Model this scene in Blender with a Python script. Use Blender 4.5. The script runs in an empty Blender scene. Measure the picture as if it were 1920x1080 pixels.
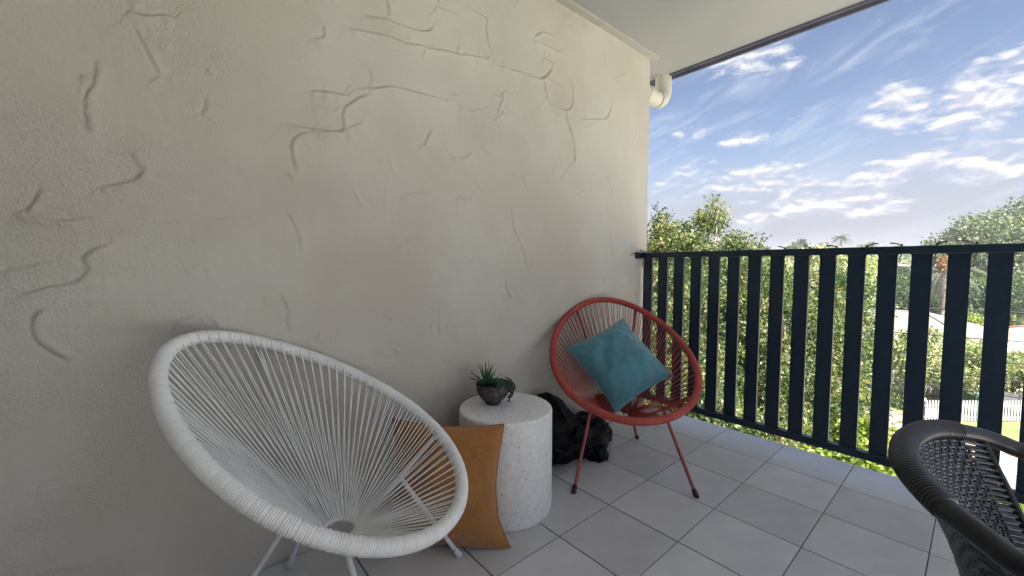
import bpy, math, random
import numpy as np
from math import sin, cos, pi, radians, sqrt, atan2, asin, degrees
from mathutils import Vector, Matrix, noise

SC = bpy.context.scene
COL = SC.collection
random.seed(7)
RS = np.random.RandomState(11)

# ------------------------------------------------------------------ camera
CAM_F, CAM_YAW, CAM_PITCH = 758.94, 0.8607, -0.0571
FW = np.array([cos(CAM_YAW)*cos(CAM_PITCH), sin(CAM_YAW)*cos(CAM_PITCH), sin(CAM_PITCH)])
RT = np.array([sin(CAM_YAW), -cos(CAM_YAW), 0.0])
UP = np.cross(RT, FW)
CP = np.array([0.0, 0.0, 1.0])
cd = bpy.data.cameras.new('camera')
cam = bpy.data.objects.new('camera', cd)
COL.objects.link(cam)
m = Matrix(((RT[0], UP[0], -FW[0], CP[0]), (RT[1], UP[1], -FW[1], CP[1]), (RT[2], UP[2], -FW[2], CP[2]), (0, 0, 0, 1)))
cam.matrix_world = m
cd.sensor_width = 36.0
cd.lens = CAM_F/1920*36
cd.clip_start = 0.02
cd.clip_end = 6000
SC.camera = cam
SC.view_settings.view_transform = 'Standard'
SC.view_settings.look = 'None'
SC.view_settings.gamma = 1
SC.view_settings.exposure = 2.6
SC.view_settings.use_curve_mapping = False

def bearing(px, py):
    return RT*(px-960)/CAM_F - UP*(py-540)/CAM_F + FW

def at(px, py, t):
    "a point t metres in front of the camera, seen in that direction"
    return CP + t*bearing(px, py)

def at_x(px, py, X):
    d = bearing(px, py)
    return CP + d*(X/d[0])

# ------------------------------------------------------------------ sky and sun
SUN_AZ, SUN_EL = -108.0, 50.0       # degrees from +X towards +Y
class NB:
    "tiny node builder"
    def __init__(s, tree): s.t = tree; s.n = tree.nodes; s.l = tree.links
    def new(s, typ, **kw):
        n = s.n.new(typ)
        for k, v in kw.items(): setattr(n, k, v)
        return n
    def put(s, sock, v):
        if hasattr(v, 'is_output'): s.l.new(v, sock)
        else: sock.default_value = v
    def math(s, op, a, b=None, c=None, clamp=False):
        n = s.new('ShaderNodeMath', operation=op); n.use_clamp = clamp
        s.put(n.inputs[0], a)
        if b is not None: s.put(n.inputs[1], b)
        if c is not None: s.put(n.inputs[2], c)
        return n.outputs[0]
    def mix(s, f, a, b, mode='MIX'):
        n = s.new('ShaderNodeMix', data_type='RGBA', blend_type=mode)
        s.put(n.inputs[0], f)
        s.put(n.inputs[6], a if hasattr(a, 'is_output') else (*a[:3], 1))
        s.put(n.inputs[7], b if hasattr(b, 'is_output') else (*b[:3], 1))
        return n.outputs[2]
    def noise(s, vec, scale, detail=4, rough=.5, dist=0.0, typ='FBM'):
        n = s.new('ShaderNodeTexNoise')
        if vec is not None: s.l.new(vec, n.inputs['Vector'])
        n.inputs['Scale'].default_value = scale; n.inputs['Detail'].default_value = detail
        n.inputs['Roughness'].default_value = rough; n.inputs['Distortion'].default_value = dist
        return n.outputs['Fac']
    def ramp(s, f, lo, hi):
        n = s.new('ShaderNodeMapRange'); n.interpolation_type = 'SMOOTHSTEP'
        s.put(n.inputs[0], f); n.inputs[1].default_value = lo; n.inputs[2].default_value = hi
        return n.outputs[0]
    def vec(s, x, y, z):
        n = s.new('ShaderNodeCombineXYZ')
        for i, v in enumerate((x, y, z)): s.put(n.inputs[i], v)
        return n.outputs[0]

w = bpy.data.worlds.new('World'); SC.world = w; w.use_nodes = True
nt = w.node_tree; nt.nodes.clear(); b = NB(nt)
out = b.new('ShaderNodeOutputWorld'); bg = b.new('ShaderNodeBackground')
nt.links.new(bg.outputs[0], out.inputs[0]); bg.inputs[1].default_value = 0.05
sky = b.new('ShaderNodeTexSky', sky_type='NISHITA'); sky.sun_disc = False
sky.sun_elevation = radians(SUN_EL); sky.sun_rotation = radians(90-SUN_AZ)
sky.air_density = 1.0; sky.dust_density = 0.6; sky.ozone_density = 2.0; sky.altitude = 30
tc = b.new('ShaderNodeTexCoord'); nv = b.new('ShaderNodeVectorMath', operation='NORMALIZE')
nt.links.new(tc.outputs['Generated'], nv.inputs[0])
sp = b.new('ShaderNodeSeparateXYZ'); nt.links.new(nv.outputs[0], sp.inputs[0])
dx, dy, dz = sp.outputs
AZ = b.math('MULTIPLY', b.math('ARCTAN2', dy, dx), 57.2958)
EL = b.math('MULTIPLY', b.math('ARCSINE', dz), 57.2958)
den = b.math('ADD', b.math('MAXIMUM', dz, 0.0), 0.16)
PX, PY = b.math('DIVIDE', dx, den), b.math('DIVIDE', dy, den)
P = b.vec(PX, PY, 0.0)
def azel(px, py):
    d = bearing(px, py); d = d/np.linalg.norm(d)
    return degrees(atan2(d[1], d[0])), degrees(asin(d[2]))
# cumulus banks of the afternoon: direction of both ends, half thickness (deg), weight
BANKS = [(1640, 222, 1745, 168, 28, 1.0), (1735, 222, 1935, 150, 34, 1.1), (1800, 190, 1990, 110, 26, .9), (1430, 392, 1640, 372, 17, 1.0),
         (1600, 335, 1800, 288, 17, 1.0), (1580, 390, 1700, 380, 13, .8), (1790, 325, 1960, 285, 19, .9), (1355, 270, 1420, 256, 9, .8),
         (1320, 350, 1500, 312, 15, .75), (1350, 120, 1460, 88, 26, 1.0), (1300, 250, 1318, 238, 9, .6), (1262, 262, 1278, 252, 8, .6),
         (1462, 113, 1500, 105, 10, .7), (1235, 345, 1330, 312, 12, .5), (1370, 415, 1450, 402, 10, .7), (1390, 352, 1560, 340, 12, .7)]
mk = None
for x1, y1, x2, y2, th, wt in BANKS:
    (a1, e1), (a2, e2) = azel(x1, y1), azel(x2, y2)
    ca, ce = (a1+a2)/2, (e1+e2)/2
    L = math.hypot(a2-a1, e2-e1)/2 + .3
    ct, st = (a2-a1)/(2*L-.6), (e2-e1)/(2*L-.6)
    tdeg = th/CAM_F*57.3*.85
    da, de = b.math('SUBTRACT', AZ, ca), b.math('SUBTRACT', EL, ce)
    u = b.math('DIVIDE', b.math('MULTIPLY_ADD', da, ct, b.math('MULTIPLY', de, st)), L*1.3)
    v = b.math('DIVIDE', b.math('MULTIPLY_ADD', de, ct, b.math('MULTIPLY', da, -st)), tdeg*1.5)
    q = b.math('SUBTRACT', 1.0, b.math('MULTIPLY_ADD', u, u, b.math('MULTIPLY', v, v)))
    q = b.math('MULTIPLY', b.math('MAXIMUM', q, -1.0), wt)
    mk = q if mk is None else b.math('MAXIMUM', mk, q)
# elsewhere in the sky: banks from low frequency noise
inview = b.math('MULTIPLY', b.ramp(AZ, -14, -4), b.math('SUBTRACT', 1.0, b.ramp(AZ, 36, 44)))
lowf = b.noise(P, 1.1, 2, .5)
gen = b.math('MULTIPLY', b.math('SUBTRACT', lowf, .56), 7.0)
gen = b.math('SUBTRACT', gen, b.math('MULTIPLY', inview, 2.0))
mk = b.math('MAXIMUM', mk, gen)
AE = b.vec(b.math('MULTIPLY', AZ, .1), b.math('MULTIPLY', EL, .24), 0.0)
AE2 = b.vec(b.math('MULTIPLY', AZ, .1), b.math('MULTIPLY', b.math('ADD', EL, .55), .24), 0.0)
fb = b.noise(AE, 3.6, 8, .56, .35)
fb2 = b.noise(AE2, 3.6, 8, .56, .35)
dens = b.math('ADD', mk, b.math('MULTIPLY', b.math('SUBTRACT', fb, .50), 4.2))
cum = b.ramp(dens, -.05, 1.25)
# cirrus streaks: noise drawn out along one bearing
rot = radians(25)
uu = b.math('ADD', b.math('MULTIPLY', PX, cos(rot)), b.math('MULTIPLY', PY, sin(rot)))
vv = b.math('SUBTRACT', b.math('MULTIPLY', PY, cos(rot)), b.math('MULTIPLY', PX, sin(rot)))
rt2 = radians(-24)
su = b.math('ADD', b.math('MULTIPLY', AZ, cos(rt2)*.04), b.math('MULTIPLY', EL, sin(rt2)*.04))
sv = b.math('SUBTRACT', b.math('MULTIPLY', EL, cos(rt2)*.16), b.math('MULTIPLY', AZ, sin(rt2)*.16))
ST = b.vec(su, sv, 0.0)
ci = b.noise(ST, 2.6, 7, .6, 1.4)
cir = b.math('MULTIPLY', b.math('MULTIPLY', b.ramp(ci, .40, .80), b.ramp(b.noise(AE, 1.1, 3, .5), .35, .6)), .75)
# pale bank near the horizon
hz = b.math('SUBTRACT', 1.0, b.ramp(EL, 2.0, 16.0))
hzn = b.math('MULTIPLY', hz, b.math('ADD', .72, b.math('MULTIPLY', b.noise(AE, 2.2, 5, .55), .6)), clamp=True)
skycol = b.mix(1.0, sky.outputs[0], (.60, .535, .53), 'MULTIPLY')
c1 = b.mix(hzn, skycol, (1.58, 1.62, 1.92))
c2 = b.mix(cir, c1, (2.35, 2.62, 3.15))
shade = b.ramp(b.math('SUBTRACT', fb, fb2), -.10, .14)
ccol = b.mix(shade, (2.2, 2.28, 2.72), (3.6, 3.55, 3.6))
c3 = b.mix(b.math('MULTIPLY', cum, .93), c2, ccol)
nt.links.new(c3, bg.inputs[0])

sl = bpy.data.lights.new('sun', 'SUN'); sl.energy = 5.0; sl.angle = radians(.53); sl.color = (1, .95, .87)
so = bpy.data.objects.new('sun', sl); COL.objects.link(so)
sd = Vector((cos(radians(SUN_AZ))*cos(radians(SUN_EL)), sin(radians(SUN_AZ))*cos(radians(SUN_EL)), sin(radians(SUN_EL))))
so.rotation_euler = sd.to_track_quat('Z', 'Y').to_euler()
so.location = (0, 6, 12)

# ------------------------------------------------------------------ materials
def mat(name, col, rough=.6, metal=0.0, spec=.5, build=None, bump=None, sheen=0):
    mm = bpy.data.materials.new(name); mm.use_nodes = True
    t = mm.node_tree; bs = t.nodes['Principled BSDF']
    bs.inputs['Base Color'].default_value = (*col, 1); bs.inputs['Roughness'].default_value = rough
    bs.inputs['Metallic'].default_value = metal; bs.inputs['Specular IOR Level'].default_value = spec
    if sheen: bs.inputs['Sheen Weight'].default_value = sheen; bs.inputs['Sheen Roughness'].default_value = .5
    nb = NB(t)
    if build:
        r_ = build(nb, bs)
        if r_ is not None: t.links.new(r_, bs.inputs['Base Color'])
    if bump:
        sc, st, det = bump
        g = nb.new('ShaderNodeTexCoord')
        h = nb.noise(g.outputs['Object'], sc, det, .6)
        bn = nb.new('ShaderNodeBump'); bn.inputs['Strength'].default_value = 1; bn.inputs['Distance'].default_value = st
        t.links.new(h, bn.inputs['Height']); t.links.new(bn.outputs[0], bs.inputs['Normal'])
    return mm

def vary(c1, c2, scale, detail=4, lo=.35, hi=.65, coord='Object', rnd=0.0, stretch=None):
    "two tone mottling"
    def f(nb, bs):
        g = nb.new('ShaderNodeTexCoord'); v = g.outputs[coord]
        if stretch:
            mp = nb.new('ShaderNodeMapping'); mp.inputs['Scale'].default_value = stretch
            nb.l.new(v, mp.inputs[0]); v = mp.outputs[0]
        c = nb.mix(nb.ramp(nb.noise(v, scale, detail, .6), lo, hi), c1, c2)
        if rnd:
            oi = nb.new('ShaderNodeObjectInfo')
            k = nb.math('MULTIPLY_ADD', oi.outputs['Random'], rnd*2, 1-rnd)
            c = nb.mix(1.0, c, nb.vec(k, k, k), 'MULTIPLY')
        return c
    return f

def wall_build(nb, bs):
    g = nb.new('ShaderNodeTexCoord'); o = g.outputs['Object']
    big = nb.ramp(nb.noise(o, 1.7, 4, .6), .35, .68)
    c = nb.mix(big, (.515, .48, .425), (.57, .545, .50))
    st = nb.ramp(nb.noise(o, 11, 5, .65), .5, .75)
    c = nb.mix(nb.math('MULTIPLY', st, .25), c, (.49, .46, .41))
    rp = nb.ramp(nb.noise(o, 3.1, 3, .5), .62, .8)
    c = nb.mix(nb.math('MULTIPLY', rp, .25), c, (.60, .52, .485))
    # sandy float texture that comes and goes
    pm = nb.ramp(nb.noise(o, 2.3, 3, .55), .42, .62)
    gr = nb.math('MULTIPLY', nb.noise(o, 150, 3, .6), nb.math('MULTIPLY_ADD', pm, .85, .2))
    mid = nb.noise(o, 22, 4, .55)
    h = nb.math('ADD', gr, nb.math('MULTIPLY', mid, .8))
    bn = nb.new('ShaderNodeBump'); bn.inputs['Strength'].default_value = 1; bn.inputs['Distance'].default_value = .0045
    nb.l.new(h, bn.inputs['Height']); nb.l.new(bn.outputs[0], bs.inputs['Normal'])
    return c

def terrazzo(nb, bs):
    g = nb.new('ShaderNodeTexCoord'); o = g.outputs['Object']
    c = nb.mix(nb.ramp(nb.noise(o, 40, 4, .6), .4, .6), (.84, .84, .85), (.78, .78, .80))
    for sc, thr, dark, keep in ((75, .24, (.20, .16, .13), .90), (150, .28, (.38, .35, .33), .72), (48, .13, (.05, .035, .03), .86), (210, .32, (.50, .49, .48), .5)):
        v = nb.new('ShaderNodeTexVoronoi'); v.inputs['Scale'].default_value = sc
        nb.l.new(o, v.inputs['Vector'])
        s_ = nb.new('ShaderNodeSeparateColor'); nb.l.new(v.outputs['Color'], s_.inputs[0])
        k = nb.math('MULTIPLY', nb.math('LESS_THAN', v.outputs['Distance'], thr*.8), nb.math('GREATER_THAN', s_.outputs[0], keep))
        c = nb.mix(k, c, dark)
    return c

def leaf_mat(name, stops, trans=.45, rough=.55):
    mm = bpy.data.materials.new(name); mm.use_nodes = True
    t = mm.node_tree; nb = NB(t); bs = t.nodes['Principled BSDF']; o = t.nodes['Material Output']
    a = nb.new('ShaderNodeAttribute'); a.attribute_name = 'tint'
    r = nb.new('ShaderNodeValToRGB'); t.links.new(a.outputs['Fac'], r.inputs[0])
    e = r.color_ramp.elements
    e[0].position, e[0].color = stops[0][0], (*stops[0][1], 1)
    e[1].position, e[1].color = stops[-1][0], (*stops[-1][1], 1)
    for p, c in stops[1:-1]:
        q = e.new(p); q.color = (*c, 1)
    t.links.new(r.outputs[0], bs.inputs['Base Color']); bs.inputs['Roughness'].default_value = rough
    tr = nb.new('ShaderNodeBsdfTranslucent')
    t.links.new(nb.mix(1.0, r.outputs[0], (1.5, 1.45, .7), 'MULTIPLY'), tr.inputs[0])
    mx = nb.new('ShaderNodeMixShader'); mx.inputs[0].default_value = trans
    t.links.new(bs.outputs[0], mx.inputs[1]); t.links.new(tr.outputs[0], mx.inputs[2])
    t.links.new(mx.outputs[0], o.inputs[0])
    return mm

def fabric(c1, c2, sc=420, patch=14):
    def f(nb, bs):
        g = nb.new('ShaderNodeTexCoord'); o = g.outputs['Object']
        c = nb.mix(nb.ramp(nb.noise(o, sc, 3, .7), .35, .65), c1, c2)
        p = nb.ramp(nb.noise(o, patch, 4, .6), .35, .7)
        c = nb.mix(nb.math('MULTIPLY', p, .10), c, tuple(min(1, x*1.35) for x in c2))
        h = nb.noise(o, sc*.8, 3, .7); h2 = nb.noise(o, 9, 3, .5)
        bn = nb.new('ShaderNodeBump'); bn.inputs['Strength'].default_value = 1; bn.inputs['Distance'].default_value = .0016
        nb.l.new(nb.math('ADD', h, nb.math('MULTIPLY', h2, 5.)), bn.inputs['Height']); nb.l.new(bn.outputs[0], bs.inputs['Normal'])
        return c
    return f

M = {}
M['render'] = mat('wall_render', (.6, .56, .5), .85, spec=.25, build=wall_build)
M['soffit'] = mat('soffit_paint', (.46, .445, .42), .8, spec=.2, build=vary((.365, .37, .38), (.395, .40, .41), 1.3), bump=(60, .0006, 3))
M['trim'] = mat('cornice_paint', (.56, .54, .50), .6, build=vary((.46, .44, .41), (.42, .40, .37), 9))
M['facade'] = mat('facade_dark', (.16, .155, .15), .8)  # kept dark so the unseen wall bounces little light
M['tile'] = mat('floor_tile', (.25, .25, .26), .34, spec=.6, build=vary((.56, .565, .585), (.68, .685, .70), 4, 7, .3, .7, rnd=.09), bump=(220, .0005, 4))
M['grout_light'] = mat('grout', (.20, .20, .20), .9, build=vary((.035, .035, .035), (.07, .068, .065), 9))
M['slab'] = mat('slab_concrete', (.4, .4, .39), .85)
M['black_metal'] = mat('black_powdercoat_flare_tint', (.008, .026, .05), .38, spec=.5, build=vary((.005, .019, .038), (.009, .026, .048), 30), bump=(300, .0003, 2))  # blue in the base colour stands for lens flare haze over black bars
M['galv'] = mat('galvanised_bracket', (.45, .45, .45), .4, .9)
M['pvc'] = mat('pipe_pvc', (.66, .63, .57), .45, build=vary((.66, .63, .57), (.6, .57, .51), 8))
M['flash'] = mat('roof_flashing', (.18, .19, .26), .45, .3, build=vary((.16, .165, .24), (.22, .22, .29), 3))
M['white_cord'] = mat('white_cord', (.80, .80, .80), .38, build=vary((.88, .88, .88), (.82, .82, .82), 20))
M['white_steel'] = mat('white_painted_steel', (.66, .68, .68), .4, build=vary((.70, .72, .72), (.58, .60, .60), 15))
M['coral_cord'] = mat('coral_cord', (.40, .075, .055), .6, spec=.35, build=vary((.42, .075, .06), (.33, .06, .05), 16))
M['coral_steel'] = mat('coral_painted_steel', (.36, .08, .07), .4, build=vary((.36, .08, .07), (.27, .06, .055), 15))
M['foot'] = mat('rubber_foot_dark', (.03, .015, .015), .5)
M['terrazzo'] = mat('terrazzo', (.8, .8, .8), .5, build=terrazzo)
M['ochre'] = mat('ochre_velvet', (.45, .2, .05), .85, spec=.2, sheen=.5, build=fabric((.30, .125, .032), (.43, .195, .058), 300, 11))
M['teal'] = mat('teal_velvet', (.05, .17, .19), .8, spec=.25, sheen=.35, build=fabric((.062, .195, .25), (.085, .245, .30), 420, 9))
M['bowl'] = mat('stone_bowl', (.07, .065, .065), .9, spec=.2, build=vary((.035, .032, .033), (.13, .115, .115), 90, 5, .35, .7), bump=(140, .0012, 4))
M['soil'] = mat('potting_soil', (.02, .015, .012), .95)
M['spiky'] = mat('spiky_leaf_green', (.02, .075, .035), .45, build=vary((.015, .085, .04), (.05, .16, .065), 60))
M['rosette'] = mat('rosette_green', (.035, .14, .07), .45, build=vary((.025, .11, .06), (.07, .2, .1), 90))
M['bead'] = mat('dark_bead_green', (.012, .04, .025), .4)
M['bag'] = mat('black_bin_liner', (.0015, .0015, .002), .42, spec=.14)
M['resin'] = mat('black_resin', (.013, .015, .020), .36, spec=.55, build=vary((.012, .014, .02), (.022, .025, .032), 40))
M['weave'] = mat('charcoal_resin_strand', (.035, .04, .052), .22, spec=.6, build=vary((.045, .055, .075), (.08, .09, .115), 60, stretch=(1, 1, 1)))

# ------------------------------------------------------------------ mesh helpers
def link(name, me, m_=None, parent=None, smooth=False):
    if m_ is not None:
        for x in (m_ if isinstance(m_, (list, tuple)) else [m_]): me.materials.append(x)
    if smooth: me.polygons.foreach_set('use_smooth', [True]*len(me.polygons))
    o = bpy.data.objects.new(name, me); COL.objects.link(o)
    if parent is not None: o.parent = parent
    return o

class MB:
    def __init__(s): s.v = []; s.f = []; s.mi = []
    def add(s, vs, fs, mi=0):
        k = len(s.v); s.v += [tuple(map(float, p)) for p in vs]
        s.f += [tuple(i+k for i in f) for f in fs]; s.mi += [mi]*len(fs); return s
    def box(s, x0, y0, z0, x1, y1, z1, mi=0, bev=0.0):
        if bev <= 0:
            v = [(x0, y0, z0), (x1, y0, z0), (x1, y1, z0), (x0, y1, z0), (x0, y0, z1), (x1, y0, z1), (x1, y1, z1), (x0, y1, z1)]
            return s.add(v, [(3, 2, 1, 0), (4, 5, 6, 7), (0, 1, 5, 4), (1, 2, 6, 5), (2, 3, 7, 6), (3, 0, 4, 7)], mi)
        # box with a chamfered rim on top and sides
        bb = bev; L = []
        for z, i in ((z0, 0), (z1-bb, 0), (z1, bb)):
            L.append([(x0+i, y0+i, z), (x1-i, y0+i, z), (x1-i, y1-i, z), (x0+i, y1-i, z)])
        v = sum(L, []); f = [(3, 2, 1, 0), (8, 9, 10, 11)]
        for a in (0, 4):
            for j in range(4): f.append((a+j, a+(j+1) % 4, a+4+(j+1) % 4, a+4+j))
        return s.add(v, f, mi)
    def obox(s, c, ax, ay, az, mi=0):
        c = np.array(c, float); ax, ay, az = (np.array(q, float) for q in (ax, ay, az))
        v = [c+i*ax+j*ay+k*az for i, j, k in ((-1, -1, -1), (1, -1, -1), (1, 1, -1), (-1, 1, -1), (-1, -1, 1), (1, -1, 1), (1, 1, 1), (-1, 1, 1))]
        return s.add(v, [(3, 2, 1, 0), (4, 5, 6, 7), (0, 1, 5, 4), (1, 2, 6, 5), (2, 3, 7, 6), (3, 0, 4, 7)], mi)
    def tube(s, pts, r, n=8, closed=False, cap=True, ref=None, mi=0, flat=1.0):
        P_ = np.array(pts, float); N = len(P_)
        R_ = np.full(N, r, float) if np.isscalar(r) else np.array(r, float)
        if closed: T = np.roll(P_, -1, 0)-np.roll(P_, 1, 0)
        else:
            T = np.empty_like(P_); T[1:-1] = P_[2:]-P_[:-2]; T[0] = P_[1]-P_[0]; T[-1] = P_[-1]-P_[-2]
        T /= np.linalg.norm(T, axis=1)[:, None]+1e-12
        U = np.empty_like(P_)
        u = np.array(ref, float) if ref is not None else (np.array([0, 0, 1.]) if abs(T[0][2]) < .9 else np.array([1., 0, 0]))
        for i in range(N):
            if ref is not None: u = np.array(ref, float)
            u = u-T[i]*(u@T[i]); u /= np.linalg.norm(u)+1e-12; U[i] = u
        V = np.cross(T, U)
        a = np.arange(n)*2*pi/n
        ring = P_[:, None, :]+R_[:, None, None]*(np.cos(a)[None, :, None]*U[:, None, :]*flat+np.sin(a)[None, :, None]*V[:, None, :])
        k = len(s.v); s.v += [tuple(q) for q in ring.reshape(-1, 3)]
        M_ = N if closed else N-1
        fs = []
        for i in range(M_):
            i2 = (i+1) % N
            for j in range(n):
                j2 = (j+1) % n
                fs.append((k+i*n+j, k+i*n+j2, k+i2*n+j2, k+i2*n+j))
        if not closed and cap:
            fs.append(tuple(k+j for j in range(n))[::-1]); fs.append(tuple(k+(N-1)*n+j for j in range(n)))
        s.f += fs; s.mi += [mi]*len(fs); return s
    def lathe(s, c, prof, n=32, mi=0, axis=None):
        c = np.array(c, float)
        k = len(s.v); a = np.arange(n)*2*pi/n
        for r_, z_ in prof:
            for t_ in a: s.v.append((c[0]+r_*cos(t_), c[1]+r_*sin(t_), c[2]+z_))
        for i in range(len(prof)-1):
            for j in range(n):
                j2 = (j+1) % n
                s.f.append((k+i*n+j, k+i*n+j2, k+(i+1)*n+j2, k+(i+1)*n+j)); s.mi.append(mi)
        if prof[0][0] > 1e-5: s.f.append(tuple(k+j for j in range(n))[::-1]); s.mi.append(mi)
        if prof[-1][0] > 1e-5: s.f.append(tuple(k+(len(prof)-1)*n+j for j in range(n))); s.mi.append(mi)
        return s
    def mesh(s, name):
        me = bpy.data.meshes.new(name); me.from_pydata(s.v, [], s.f)
        if any(s.mi): me.polygons.foreach_set('material_index', s.mi)
        me.update(); return me
    def build(s, name, m_, parent=None, smooth=False, sharp=None):
        me = s.mesh(name); o = link(name, me, m_, parent, smooth)
        if sharp is not None and smooth:
            try: me.set_sharp_from_angle(angle=radians(sharp))
            except Exception: pass
        return o

def tag(o, label=None, cat=None, group=None, kind=None):
    if label: o['label'] = label
    if cat: o['category'] = cat
    if group: o['group'] = group
    if kind: o['kind'] = kind
    return o
def empty(name, loc=(0, 0, 0), label=None, cat=None, group=None):
    o = bpy.data.objects.new(name, None); COL.objects.link(o); o.location = loc
    o.empty_display_size = .1
    return tag(o, label, cat, group)
def shift(mb, p):
    mb.v = [(x-p[0], y-p[1], z-p[2]) for x, y, z in mb.v]; return mb

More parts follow.
